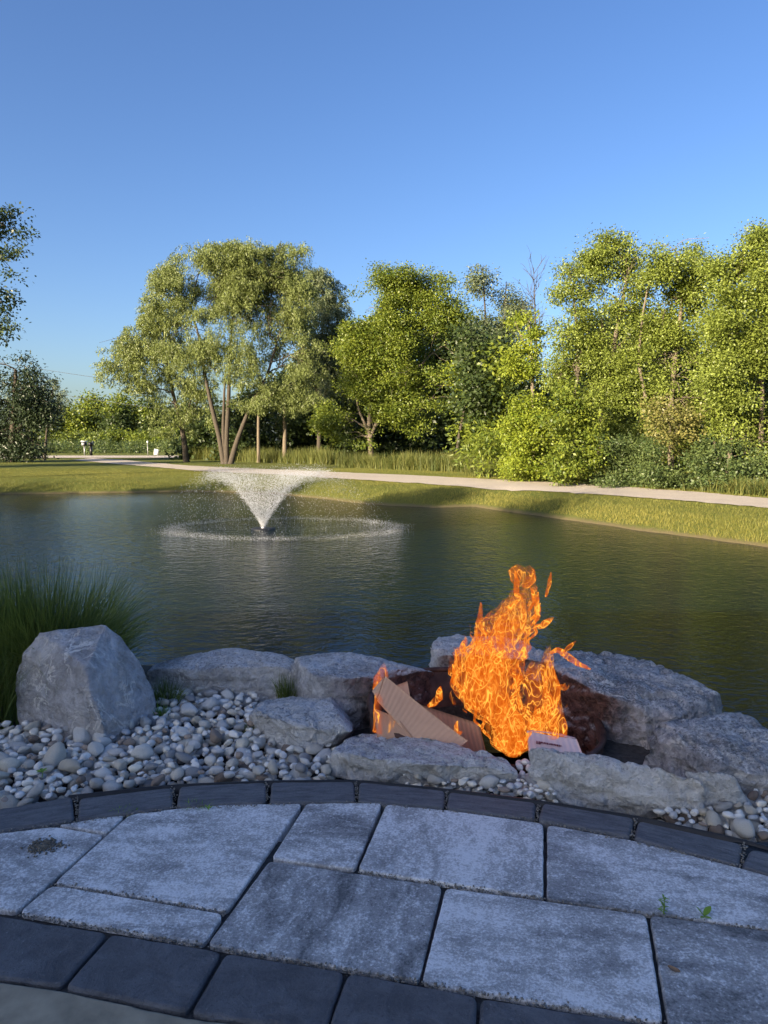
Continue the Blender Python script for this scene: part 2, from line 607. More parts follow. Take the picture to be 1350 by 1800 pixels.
gx = axis([(-900, -100, 60), (-100, -30, 5), (-30, -14, .8), (-14, 11, .22), (11, 30, .8), (30, 100, 5), (100, 900, 60)])
gy = axis([(-80, -6, 5), (-6, 2, .8), (2, 5, .16), (5, 30, .22), (30, 60, .8), (60, 150, 6), (150, 1500, 75)])
GX, GY = np.meshgrid(gx, gy)
GZ = ground_z(GX, GY)
GV = np.stack([GX, GY, GZ], -1).reshape(-1, 3)
nx, ny = len(gx), len(gy)
i = np.arange(ny - 1)[:, None] * nx + np.arange(nx - 1)[None, :]
cx = (GX[:-1, :-1] + GX[1:, 1:]) / 2
cy = (GY[:-1, :-1] + GY[1:, 1:]) / 2
keep = ~((cy < 3.0) & (cy > -5) & (np.abs(cx) < 3.0))        # the patio and the gravel bed are built there
i = i[keep]
GF = np.stack([i, i + 1, i + nx + 1, i + nx], -1).reshape(-1, 4)
lawn = np_obj('lawn', GV, GF, M['lawn'], smooth=True)
tag(lawn, kind='structure')

wv = np.concatenate([pond + 0.0])
wc = wv.mean(0)
wv = wc + (wv - wc) * 1.06
wvv = np.concatenate([[[wc[0], wc[1], WATER_Z]], np.c_[wv, np.full(len(wv), WATER_Z)]])
k = np.arange(len(wv))
water = np_obj('pond_water', wvv, np.stack([k * 0, k + 1, (k + 1) % len(wv) + 1], -1)[:, ::-1], M['water'])
tag(water, kind='structure')

road_far = [(1500, 896), (1350, 877), (1250, 868), (1140, 859.5), (1000, 850), (850, 842.5), (700, 835), (600, 831), (500, 826.5), (400, 822.5), (330, 819), (280, 814.5), (213, 808.5), (160, 805.5)]
road_near = [(1500, 915), (1350, 893.5), (1250, 885), (1140, 876), (1000, 866), (850, 857.5), (700, 848), (600, 842), (500, 835.5), (400, 831), (330, 827), (280, 822), (210, 816.5), (127, 809)]


def strip(far, near, zoff, mat, name, nsub=8, jit=.06):
    A = np.array([P(x, y, LAWN_Z) for x, y in far]); B = np.array([P(x, y, LAWN_Z) for x, y in near])
    t = np.linspace(0, len(A) - 1, (len(A) - 1) * nsub + 1)
    ix = np.arange(len(A))
    A = np.stack([np.interp(t, ix, A[:, k]) for k in range(3)], -1)
    B = np.stack([np.interp(t, ix, B[:, k]) for k in range(3)], -1)
    A[:, :2] += R.normal(0, jit, (len(A), 2)); B[:, :2] += R.normal(0, jit, (len(B), 2))
    rows = [A * (1 - s) + B * s for s in np.linspace(0, 1, 7)]
    V = np.concatenate(rows)
    V[:, 2] = ground_z(V[:, 0], V[:, 1]) + zoff
    n = len(A)
    i = (np.arange(6)[:, None] * n + np.arange(n - 1)[None, :])
    Fq = np.stack([i, i + n, i + n + 1, i + 1], -1).reshape(-1, 4)
    o = np_obj(name, V, Fq, mat, smooth=True)
    tag(o, kind='structure')
    return o


strip(road_far, road_near, .022, M['road'], 'gravel_drive')
cr = P(160, 803.6, LAWN_Z)[1]
cv = np.array([[-60, cr - 5, LAWN_Z + .03], [4, cr - 4, LAWN_Z + .03], [4, cr + 3.5, LAWN_Z + .05], [-60, cr + 3.5, LAWN_Z + .05]])
cv[:, 2] = ground_z(cv[:, 0], cv[:, 1]) + .05
tag(np_obj('country_road', cv, np.array([[0, 1, 2, 3]]), M['road']), kind='structure')


# ------------------------------------------------------------------ patio
def slab_obj(name, px, mat, label, cat, group, angle=0.0, thick=.06, bev=.0035, z=0.0, rag=.0016, kind=None):
    """a paver traced from its corners on the level patio; local x runs along its streaks"""
    c = np.array([P(x, y, z) for x, y in px])
    o2 = c.mean(0)
    ca, sa = math.cos(-angle), math.sin(-angle)
    q = c[:, :2] - o2[:2]
    q = np.stack([q[:, 0] * ca - q[:, 1] * sa, q[:, 0] * sa + q[:, 1] * ca], -1)
    # dense outline with rounded corners
    out = []
    n = len(q)
    for i in range(n):
        a, b = q[i], q[(i + 1) % n]
        L = np.linalg.norm(b - a)
        m = max(2, int(L / .012))
        for t in np.arange(m) / m:
            out.append(a + (b - a) * t)
    out = np.array(out)
    for _ in range(2):
        out = (np.roll(out, 1, 0) + out * 2 + np.roll(out, -1, 0)) / 4
    cen = out.mean(0)
    nrm = np.roll(out, -1, 0) - np.roll(out, 1, 0)
    nrm = np.stack([nrm[:, 1], -nrm[:, 0]], -1)
    nrm /= np.linalg.norm(nrm, axis=1)[:, None] + 1e-9
    if np.sum(nrm * (out - cen)) < 0: nrm = -nrm
    sd = int(abs(o2[0] * 1000)) + 3
    w = fbm(np.c_[out * 55, np.full(len(out), sd)], 3, sd)
    w2 = np.maximum(0, fbm(np.c_[out * 25, np.full(len(out), sd + 9)], 2, sd + 5) - .25)
    outer = out + nrm * (w * rag)[:, None]
    rings = [np.c_[outer, np.full(len(out), -thick)], np.c_[outer, -bev * (1.0 + .4 * w)],
             np.c_[outer - nrm * (bev * .4 + w2 * .008)[:, None], -bev * (.35 + .2 * w)],
             np.c_[outer - nrm * (bev + w2 * .012)[:, None], np.zeros(len(out))]]
    V = np.concatenate(rings)
    m = len(out)
    k = np.arange(m); k2 = (k + 1) % m
    Fq = np.concatenate([np.stack([r * m + k, r * m + k2, (r + 1) * m + k2, (r + 1) * m + k], -1) for r in range(3)])
    me = bpy.data.meshes.new(name)
    faces = [tuple(f) for f in Fq] + [tuple(range(3 * m, 4 * m))]
    me.from_pydata([tuple(v) for v in V], [], faces)
    me.materials.append(mat)
    bm = bmesh.new(); bm.from_mesh(me); bmesh.ops.recalc_face_normals(bm, faces=bm.faces); bm.to_mesh(me); bm.free()
    o = bpy.data.objects.new(name, me)
    o.location = (float(o2[0]), float(o2[1]), z + random.uniform(-.0015, .0015))
    o.rotation_euler = (random.uniform(-.003, .003), random.uniform(-.003, .003), angle)
    link(o)
    tag(o, label, cat, group, kind)
    return o


LG, DG, BG = 'large grey patio slabs', 'dark edging blocks along the gravel', 'dark square pavers along the concrete'
DEP, LAT = math.radians(77), math.radians(-12)
slabs = [
    ([(-70, 1474), (0, 1464), (95, 1452), (183, 1467), (28, 1602), (-100, 1582)], LAT, 'grey patio slab with a sandy patch, beside the small cut corner piece'),
    ([(101, 1449), (160, 1439), (221, 1431), (187, 1463)], LAT, 'small cut sliver of grey slab against the dark edging'),
    ([(228, 1430), (312, 1420), (400, 1413.5), (531, 1411.5), (398, 1601), (95, 1550)], LAT, 'large grey slab with pale crusty streaks and a curved edge at the weeds'),
    ([(91, 1554), (393, 1606), (359, 1659), (33, 1603)], LAT, 'narrow grey slab strip between large slab and dark pavers'),
    ([(539, 1411.5), (671, 1411), (624, 1527), (477, 1508)], LAT, 'small plain grey slab touching the curved edging between two bigger slabs'),
    ([(473, 1512), (777, 1556), (736, 1722), (364, 1660)], DEP, 'pale slab with dark vertical streak stains near its upper corner'),
    ([(679, 1413), (790, 1424), (955, 1447), (955, 1577), (629, 1529)], DEP, 'mottled grey slab with pale edge directly behind the fire pit stones'),
    ([(784, 1559), (1136, 1607), (1166, 1797), (741, 1725)], LAT, 'plain even grey slab with a low mottled surface, big and square'),
    ([(962, 1448), (1113, 1476), (1298, 1524), (1400, 1553), (1400, 1639), (961, 1580)], LAT, 'long grey slab with a cracked curved edge behind two green weeds'),
    ([(1142, 1608), (1420, 1646), (1450, 1900), (1192, 1900)], LAT, 'pale streaky slab with a small brown leaf lying on it'),
]
for px, an, lb in slabs:
    slab_obj('patio_slab', px, M['slab'], lb, 'paving slab', LG, an)
blocks = [
    ([(-60, 1431), (-2, 1421), (127, 1399), (130, 1440), (-2, 1461), (-66, 1472)], 'dark edging block at the frame side below the boulder'),
    ([(139, 1402), (303, 1382), (304, 1418), (136, 1439)], 'dark edging block with a fleck of white above the cut slab piece'),
    ([(316, 1381), (467, 1374.5), (468, 1410), (310, 1419)], 'dark edging block with grass sprouting along its near side'),
    ([(477, 1374), (622, 1373), (625, 1409), (474, 1411)], 'dark edging block between the pale boulder and the small slab'),
    ([(632, 1374), (782, 1389), (780, 1420), (629, 1409.5)], 'dark edging block touching the flat stone before the cardboard'),
    ([(789, 1391), (942, 1410), (940, 1440), (785, 1421)], 'dark edging block in front of the gap between the two pit stones'),
    ([(955, 1411), (1115, 1437), (1107, 1471), (945, 1441)], 'dark edging block against the chipped face of the long stone'),
    ([(1122, 1441), (1305, 1482), (1299, 1521), (1114, 1473)], 'dark edging block before the small pebble patch'),
    ([(1320, 1490), (1410, 1512), (1404, 1552), (1302, 1523)], 'dark edging block cut off by the frame past the pebble patch'),
]
for px, lb in blocks:
    a, b = P(*px[-1], 0), P(*px[-2], 0)
    an = math.atan2(*(b - a)[[1, 0]])
    slab_obj('edging_block', px, M['edge_block'], lb, 'edging block', DG, an, .07, .007, .002, .002)
darks = [
    ([(-120, 1590), (190, 1639), (107, 1733), (-150, 1696)], 'dark square paver at the frame side next to the concrete'),
    ([(196, 1641), (391, 1672), (328, 1778), (113, 1735)], 'dark square paver with white grit specks beside the narrow slab strip'),
    ([(397, 1674), (606, 1707), (572, 1812), (334, 1781)], 'dark paver under the streaked slab, with a chalky near edge'),
    ([(612, 1709), (839, 1751), (834, 1846), (577, 1806)], 'dark paver at the bottom edge below the slab joint'),
    ([(845, 1753), (1165, 1803), (1162, 1890), (840, 1846)], 'thin visible dark paver beneath the plain square slab'),
]
for px, lb in darks:
    slab_obj('dark_paver', px, M['soldier'], lb, 'paver', BG, LAT, .06, .006, 0, .0018)
# bedding under the slabs and off-frame rest of the patio
bed = np_obj('patio_bed', boxv(-3.0, 3.0, -5.0, 2.02, -.12, -.014), BOXF, M['sand'])
tag(bed, kind='structure')
slab_obj('concrete_step', [(-300, 1672), (0, 1723), (108, 1738), (330, 1785), (575, 1816), (575, 1990), (-400, 1990)], M['concrete'], None, None, None, 0, .05, .01, -.004, .003, kind='structure')
# black plastic edge restraint on the gravel side of the edging blocks
ep = [(120, 1397), (300, 1378), (467, 1371), (622, 1369.5), (782, 1385), (942, 1405), (1115, 1432), (1310, 1475), (1410, 1503)]
epts = np.array([P(x, y, 0) for x, y in ep])
t = np.linspace(0, len(ep) - 1, 120)
epts = np.stack([np.interp(t, np.arange(len(ep)), epts[:, k]) for k in range(3)], -1)
for _ in range(6): epts[1:-1] = (epts[:-2] + 2 * epts[1:-1] + epts[2:]) / 4
dn = np.gradient(epts, axis=0); nn = np.stack([-dn[:, 1], dn[:, 0], dn[:, 0] * 0], -1); nn /= np.linalg.norm(nn, axis=1)[:, None]
prof = [(0, -.08), (0, -.004), (.006, -.004), (.006, -.08)]
V = np.concatenate([epts + nn * a + np.array([0, 0, b]) for a, b in prof])
m = len(epts); kk = np.arange(m - 1)
Fq = np.concatenate([np.stack([r * m + kk, r * m + kk + 1, ((r + 1) % 4) * m + kk + 1, ((r + 1) % 4) * m + kk], -1) for r in range(4)])
tag(np_obj('edge_restraint', V, Fq, M['plastic']), 'thin black plastic strip between edging blocks and the gravel', 'garden edging')

# ------------------------------------------------------------------ gravel bed base with the pit cut out
bm = bmesh.new()
outer = [(-3.05, 1.95), (2.3, 1.95), (1.62, 2.35), (1.42, 2.8), (1.25, 3.05), (.95, 3.5), (-.5, 3.8), (-1.8, 3.95), (-3.05, 3.3)]
vo = [bm.verts.new((x, y, -.075)) for x, y in outer]
vi = [bm.verts.new((PIT[0] + .462 * math.cos(a), PIT[1] - .02 + .382 * math.sin(a), -.075)) for a in np.linspace(0, 2 * math.pi, 48, endpoint=False)]
for ring in (vo, vi):
    for a, b in zip(ring, ring[1:] + ring[:1]): bm.edges.new((a, b))
bmesh.ops.triangle_fill(bm, edges=bm.edges[:], use_beauty=True)
vb = [bm.verts.new((v.co.x, v.co.y, -.34)) for v in vi]
for k in range(48): bm.faces.new((vi[k], vi[(k + 1) % 48], vb[(k + 1) % 48], vb[k]))
bm.faces.new(vb)
bmesh.ops.recalc_face_normals(bm, faces=bm.faces)
me = bpy.data.meshes.new('soil_bed'); bm.to_mesh(me); bm.free(); me.materials.append(M['soil'])
tag(link(bpy.data.objects.new('soil_bed', me)), kind='structure')


# ------------------------------------------------------------------ rocks
def rock(name, pts, mat, label, cat, seed, rough=.012, target=.015, facets=10, smooth=2, group=None, cut=.03):
    pts = np.array(pts)
    c = pts.mean(0)
    base = np.array([c[0], c[1], pts[:, 2].min()])
    bm = bmesh.new()
    for p in pts - base: bm.verts.new(p)
    r = bmesh.ops.convex_hull(bm, input=bm.verts[:])
    bmesh.ops.delete(bm, geom=list({g for g in r['geom_interior'] + r['geom_unused'] if isinstance(g, bmesh.types.BMVert)}), context='VERTS')
    bmesh.ops.triangulate(bm, faces=bm.faces[:])
    for _ in range(7):
        le = [e for e in bm.edges if e.calc_length() > target * 1.4]
        if not le or len(bm.verts) > 30000: break
        bmesh.ops.subdivide_edges(bm, edges=le, cuts=1, use_grid_fill=False)
        bmesh.ops.triangulate(bm, faces=[f for f in bm.faces if len(f.verts) > 3])
    for _ in range(smooth): bmesh.ops.smooth_vert(bm, verts=bm.verts[:], factor=.5, use_axis_x=True, use_axis_y=True, use_axis_z=True)
    bm.normal_update()
    bm.verts.ensure_lookup_table()
    V = np.array([v.co for v in bm.verts]); N = np.array([v.normal for v in bm.verts])
    rg = np.random.default_rng(seed)
    size = np.ptp(V, axis=0)
    V = V + N * (fbm(V * 4.5 + seed, 4, seed) * rough * 2.4)[:, None]
    # hewn facets: flatten whatever pokes past random planes that graze the surface
    for _ in range(facets):
        i = rg.integers(len(V))
        n = N[i] + rg.normal(0, .35, 3); n /= np.linalg.norm(n)
        reach = np.max(V @ n)
        d0 = max(V[i] @ n, reach - cut) - rg.uniform(0, .35) * cut
        ex = V @ n - d0
        V = V - n * (np.maximum(ex, 0) * .85)[:, None]
    ch = np.abs(fbm(V * 11 + 5, 3, seed + 3))
    V = V - N * (np.clip(.14 - ch, 0, .14) * rough * 8.0)[:, None]
    strata = fbm(V * np.array([4, 4, 34.]) + seed, 3, seed + 11, .6)
    V = V + N * (strata * (1 - np.abs(N[:, 2])) ** 1.5 * rough * 1.5)[:, None]
    V = V + N * (fbm(V * 26, 4, seed + 7, .6) * rough * 1.1)[:, None]
    for v, p in zip(bm.verts, V): v.co = p
    bmesh.ops.recalc_face_normals(bm, faces=bm.faces)
    me = bpy.data.meshes.new(name); bm.to_mesh(me); bm.free()
    me.polygons.foreach_set('use_smooth', np.ones(len(me.polygons), bool))
    me.materials.append(mat)
    o = bpy.data.objects.new(name, me); o.location = [float(x) for x in base]
    link(o); tag(o, label, cat, group)
    return o


def under(pts, z, shrink=.96):
    """footing of a set of points at level z"""
    pts = np.array(pts); c = pts.mean(0)
    q = c + (pts - c) * shrink
    q[:, 2] = z
    return list(q)


RG = 'armour stones around the fire pit'
# tall boulder
b = [Q(30, 1283, 3.0), Q(28, 1190, 3.02), Q(43, 1150, 3.0), Q(70, 1113, 3.02), Q(110, 1106, 3.1), Q(147, 1105, 3.13), Q(187, 1098, 3.1), Q(207, 1116, 3.12), Q(229, 1147, 3.12),
     Q(252, 1173, 3.1), Q(269, 1213, 3.08), Q(277, 1262, 3.03), Q(185, 1297, 2.76), Q(113, 1296, 2.83), Q(100, 1132, 2.97), Q(152, 1173, 2.80), Q(156, 1212, 2.77), Q(178, 1262, 2.76)]
b += under([b[0], b[12], b[13], b[11]], -.12, 1.0)
rock('boulder', b, M['rock_boulder'], 'tall pointed purple-grey boulder with white veins before the ornamental grass', 'boulder', 3, .0055, .012, 4, 0, None, .010)
# long back stone A
a = [P(268, 1150, .12), P(285, 1143, .13), P(412, 1141, .13), P(488, 1149, .13), P(540, 1154, .12), Q(256, 1170, 3.36), Q(330, 1177, 3.30), Q(400, 1176, 3.31), Q(473, 1170, 3.30), Q(525, 1172, 3.28)]
rock('armour_stone', a + under(a, -.14, 1.0), M['rock_grey'], 'long low grey stone beside the water behind the pebble bed', 'rock', 11, .008, .015, 9, 1, RG)
# back stone B
a = [P(508, 1151, .15), P(543, 1153, .15), P(630, 1153, .15), P(677, 1143, .17), P(720, 1153, .15), P(755, 1161, .15), Q(548, 1185, 2.98), Q(613, 1196, 2.94), Q(640, 1205, 2.97), Q(712, 1174, 3.16), Q(764, 1176, 3.24), Q(765, 1200, 3.26), Q(604, 1226, 2.93)]
rock('armour_stone', a + under(a, -.16, 1.0), M['rock_grey'], 'grey stone with a scorched red face behind the cardboard', 'rock', 12, .009, .015, 9, 1, RG)
# back stone C
a = [P(750, 1138, .17), P(768, 1121, .19), P(800, 1114, .19), P(850, 1114, .18), P(905, 1121, .18), P(960, 1143, .17), Q(766, 1154, 3.33), Q(830, 1150, 3.30), Q(900, 1155, 3.28), Q(955, 1165, 3.26), Q(748, 1152, 3.36)]
rock('armour_stone', a + under(a, -.18, 1.0), M['rock_grey'], 'scorched grey stone partly hidden behind the tall flames', 'rock', 13, .012, .015, 8, 1, RG)
# right back stone D
a = [P(955, 1152, .14), P(975, 1150, .16), P(1028, 1152, .16), P(1069, 1144, .17), P(1126, 1152, .17), P(1207, 1187, .14), P(1272, 1220, .10), P(1282, 1236, .08), Q(1032, 1204, 2.93), Q(990, 1180, 3.03), Q(968, 1166, 3.16), Q(1090, 1214, 2.87), Q(1140, 1262, 2.80), Q(1230, 1256, 2.80)]
rock('armour_stone', a + under(a, -.22, .98), M['rock_dark'], 'large dark sloping stone with a sooty face above the rusty ring', 'rock', 14, .015, .015, 10, 1, RG)
# right stone E
a = [P(1138, 1268, .12), P(1166, 1250, .13), P(1231, 1238, .13), P(1288, 1240, .13), P(1327, 1257, .12), P(1390, 1290, .10), Q(1118, 1316, 2.56), Q(1190, 1334, 2.46), Q(1260, 1345, 2.38), Q(1330, 1350, 2.33), Q(1420, 1345, 2.34)]
rock('armour_stone', a + under(a, -.12, 1.0), M['rock_dark'], 'broad dark rounded stone cut off by the frame beside the pebble patch', 'rock', 15, .014, .015, 9, 1, RG)
# front right stone F (two lobes)
a = [P(932, 1321, .09), P(1003, 1315, .10), P(1085, 1327, .10), P(1158, 1348, .10), P(1235, 1363, .10), Q(929, 1345, 2.42), Q(942, 1352, 2.37), Q(1028, 1368, 2.30), Q(1138, 1382, 2.245), Q(1241, 1391, 2.235), Q(950, 1380, 2.38)]
bb = [P(987, 1406, -.05), P(1036, 1418, -.05), P(1105, 1431, -.05), P(1172, 1440, -.05), P(1236, 1420, -.05)]
rock('armour_stone', a + bb + under(a[:5], -.1, 1.0), M['rock_pale'], 'long pale chipped stone in front of the pink carton', 'rock', 16, .011, .012, 10, 1, RG)
a = [P(1205, 1357, .095), P(1262, 1360, .095), P(1292, 1368, .085), P(1318, 1404, .0), Q(1232, 1390, 2.235), Q(1288, 1404, 2.235)]
rock('armour_stone', a + under(a, -.1, 1.0), M['rock_pale'], 'small pale wedge of stone at the end of the long chipped stone', 'rock', 17, .008, .016, 6, 1, RG)
# front centre stone G
a = [P(622, 1270, .06), P(680, 1273, .06), P(790, 1297, .06), P(890, 1324, .06), P(906, 1338, .05), Q(590, 1328, 2.49), Q(630, 1338, 2.44), Q(720, 1342, 2.42), Q(810, 1348, 2.40), Q(890, 1352, 2.40), Q(907, 1362, 2.41)]
bb = [P(572, 1368, -.05), P(640, 1374, -.05), P(740, 1378, -.05), P(830, 1384, -.05), P(905, 1375, -.05)]
rock('armour_stone', a + bb + under(a[:5], -.1, 1.0), M['rock_pale'], 'long flat grey stone with a rough front face below the cardboard', 'rock', 18, .011, .012, 10, 1, RG)
# front left stone K
a = [P(461, 1220, .08), P(509, 1209, .085), P(543, 1209, .085), P(579, 1217, .085), P(603, 1234, .08), Q(444, 1250, 2.78), Q(479, 1264, 2.71), Q(503, 1275, 2.665), Q(558, 1273, 2.66), Q(622, 1270, 2.68)]
bb = [P(438, 1268, -.05), P(455, 1288, -.05), P(479, 1310, -.05), P(512, 1324, -.05), P(549, 1329, -.05), P(588, 1316, -.05), P(622, 1280, -.05)]
rock('armour_stone', a + bb + under(a[:5], -.1, 1.0), M['rock_pale'], 'squarish white-grey stone standing in the pebbles left of the cardboard', 'rock', 19, .010, .012, 9, 1, RG)

# ------------------------------------------------------------------ fire ring and what burns in it
ring = thing('fire_ring', 'rusty round steel fire ring holding the burning fire', 'fire ring', (PIT[0], PIT[1], -.33))
n = 96
ang = np.linspace(0, 2 * math.pi, n, endpoint=False)
prof = [(.475, -.34), (.475, .0), (.463, .0), (.463, -.34)]
V = []
for rr, zz in prof:
    tilt = (-.05 * np.cos(ang) + .05 * np.sin(ang)) if zz > -.1 else 0 * ang
    V.append(np.stack([PIT[0] + rr * np.cos(ang), PIT[1] - .02 + rr * .83 * np.sin(ang), zz + .035 + tilt + .002 * fbm(np.c_[np.cos(ang) * 3, np.sin(ang) * 3, ang * 0], 2)], -1))
V = np.concatenate(V)
k = np.arange(n); k2 = (k + 1) % n
Fq = np.concatenate([np.stack([r * n + k, r * n + k2, ((r + 1) % 4) * n + k2, ((r + 1) % 4) * n + k], -1) for r in range(4)])
np_obj('wall', V, Fq, M['rust'], ring, smooth=False)
# rolled flange
V, Fq = tube(np.stack([PIT[0] + .474 * np.cos(np.r_[ang, ang[:1]]), PIT[1] - .02 + .474 * .83 * np.sin(np.r_[ang, ang[:1]]), +.037 - .05 * np.cos(np.r_[ang, ang[:1]]) + .05 * np.sin(np.r_[ang, ang[:1]])], -1), .013, 8)
np_obj('rim', V, Fq, M['rust'], ring, smooth=True)
# ash and embers
xs = np.linspace(-.46, .46, 40)
AX, AY = np.meshgrid(xs, xs)
AZ = -.27 + .05 * fbm(np.stack([AX * 9, AY * 9, AX * 0], -1).reshape(-1, 3), 4, 2).reshape(AX.shape) + .04 * np.exp(-(AX ** 2 + AY ** 2) / .05)
AV = np.stack([PIT[0] + AX, PIT[1] - .02 + AY * .83, AZ], -1).reshape(-1, 3)
i = np.arange(39)[:, None] * 40 + np.arange(39)[None, :]
kp = ((AX ** 2 + AY ** 2)[:-1, :-1] < .2)
i = i[kp]
tag(np_obj('ash_bed', AV, np.stack([i, i + 1, i + 41, i + 40], -1).reshape(-1, 4), M['ash'], smooth=True), 'black ash bed at the bottom of the fire ring', 'ash', kind='stuff')


def sheet(name, corners, mat, label, cat, thick=.004, bend=.0, nu=24, nv=10, axis=0, parent=None, seed=1):
    """board from 4 corners (a,b,c,d): a->b long side; tint runs along it for the corrugation"""
    a, b, c, d = [np.array(q, float) for q in corners]
    o = None
    if parent is None:
        o = bpy.data.objects.new(name, None)
    u = np.linspace(0, 1, nu)[:, None, None]; v = np.linspace(0, 1, nv)[None, :, None]
    S = a * (1 - u) * (1 - v) + b * u * (1 - v) + c * u * v + d * (1 - u) * v
    nrm = np.cross(b - a, d - a); nrm /= np.linalg.norm(nrm)
    S = S + nrm * (bend * np.sin(u * math.pi) + .004 * fbm((S * 7).reshape(-1, 3), 3, seed).reshape(nu, nv)[:, :, None])
    L = np.linalg.norm(b - a) if axis == 0 else np.linalg.norm(d - a)
    tv = (np.broadcast_to(u if axis == 0 else v, (nu, nv, 1)) * L * 1.0).ravel()
    T = S.reshape(-1, 3); B = (S - nrm * thick).reshape(-1, 3)
    i = np.arange(nu - 1)[:, None] * nv + np.arange(nv - 1)[None, :]
    f1 = np.stack([i, i + nv, i + nv + 1, i + 1], -1).reshape(-1, 4)
    m = nu * nv
    f2 = f1[:, ::-1] + m
    def side(ix):
        ix = np.array(ix); return np.stack([ix[:-1], ix[1:], ix[1:] + m, ix[:-1] + m], -1)
    e = [side(np.arange(nu) * nv), side(np.arange(nu) * nv + nv - 1), side(np.arange(nv)), side(np.arange(nv) + (nu - 1) * nv)]
    ob = np_obj(name, np.concatenate([T, B]), np.concatenate([f1, f2] + e), mat, parent, attrs={'tint': np.concatenate([tv, tv])})
    if label: tag(ob, label, cat)
    return ob


cb = thing('cardboard_sheet', 'long tan corrugated cardboard strip leaning out of the fire ring', 'cardboard', Q(740, 1270, 2.66), 'cardboard pieces in the fire')
sheet('panel', [Q(677, 1189, 2.78), Q(822, 1303, 2.62), Q(770, 1345, 2.56), Q(663, 1233, 2.71)], M['card'], None, None, .006, .012, 40, 14, 0, cb)
sheet('flap', [Q(657, 1213, 2.80), Q(676, 1191, 2.785), Q(665, 1231, 2.72), Q(655, 1216, 2.79)], M['card'], None, None, .004, 0, 8, 6, 0, cb)
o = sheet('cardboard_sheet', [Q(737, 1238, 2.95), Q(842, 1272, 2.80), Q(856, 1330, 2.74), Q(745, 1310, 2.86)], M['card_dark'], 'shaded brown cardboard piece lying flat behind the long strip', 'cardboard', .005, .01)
tag(o, group='cardboard pieces in the fire')
o = sheet('cardboard_sheet', [Q(696, 1205, 2.98), Q(716, 1198, 2.99), Q(728, 1262, 2.88), Q(690, 1262, 2.90)], M['card'], 'small upright orange-lit cardboard piece poking up behind the strip', 'cardboard', .005, 0, 10, 10)
tag(o, group='cardboard pieces in the fire')
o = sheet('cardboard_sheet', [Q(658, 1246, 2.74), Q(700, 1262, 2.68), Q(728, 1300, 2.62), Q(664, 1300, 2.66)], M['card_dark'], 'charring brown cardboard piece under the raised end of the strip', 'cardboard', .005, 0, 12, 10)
tag(o, group='cardboard pieces in the fire')
# pale carton with one line of printing
wb = thing('paper_carton', 'pale pink paper carton with faint dark printing at the fire edge', 'carton', Q(970, 1310, 2.6))
ca, cb2, cc, cd = Q(926, 1285, 2.66), Q(1013, 1300, 2.66), Q(1024, 1330, 2.60), Q(930, 1330, 2.58)
sheet('panel', [ca, cb2, cc, cd], M['card_pink'], None, None, .005, .006, 24, 12, 0, wb)
sheet('top_flap', [Q(932, 1284, 2.67), Q(1010, 1298, 2.67), Q(1012, 1297, 2.80), Q(936, 1283, 2.80)], M['card_pink'], None, None, .004, .004, 16, 8, 0, wb)
acc = Acc()
nrm = np.cross(cb2 - ca, cd - ca); nrm /= np.linalg.norm(nrm)
if nrm[1] > 0: nrm = -nrm
pu = (cb2 - ca) / np.linalg.norm(cb2 - ca); pv = (cd - ca) / np.linalg.norm(cd - ca)
x = .030
while x < .125:
    w_ = random.choice([.0012, .002, .003]); h_ = .011 if x < .046 else random.choice([.005, .006, .007])
    o0 = ca + pu * x + pv * .040 + nrm * .0115
    acc.add(np.array([o0, o0 + pu * w_, o0 + pu * w_ + pv * h_, o0 + pv * h_] + [q - nrm * .004 for q in (o0, o0 + pu * w_, o0 + pu * w_ + pv * h_, o0 + pv * h_)]), BOXF)
    x += w_ + random.choice([.0012, .0016, .003])
acc.obj('printing', M['ink'], wb)


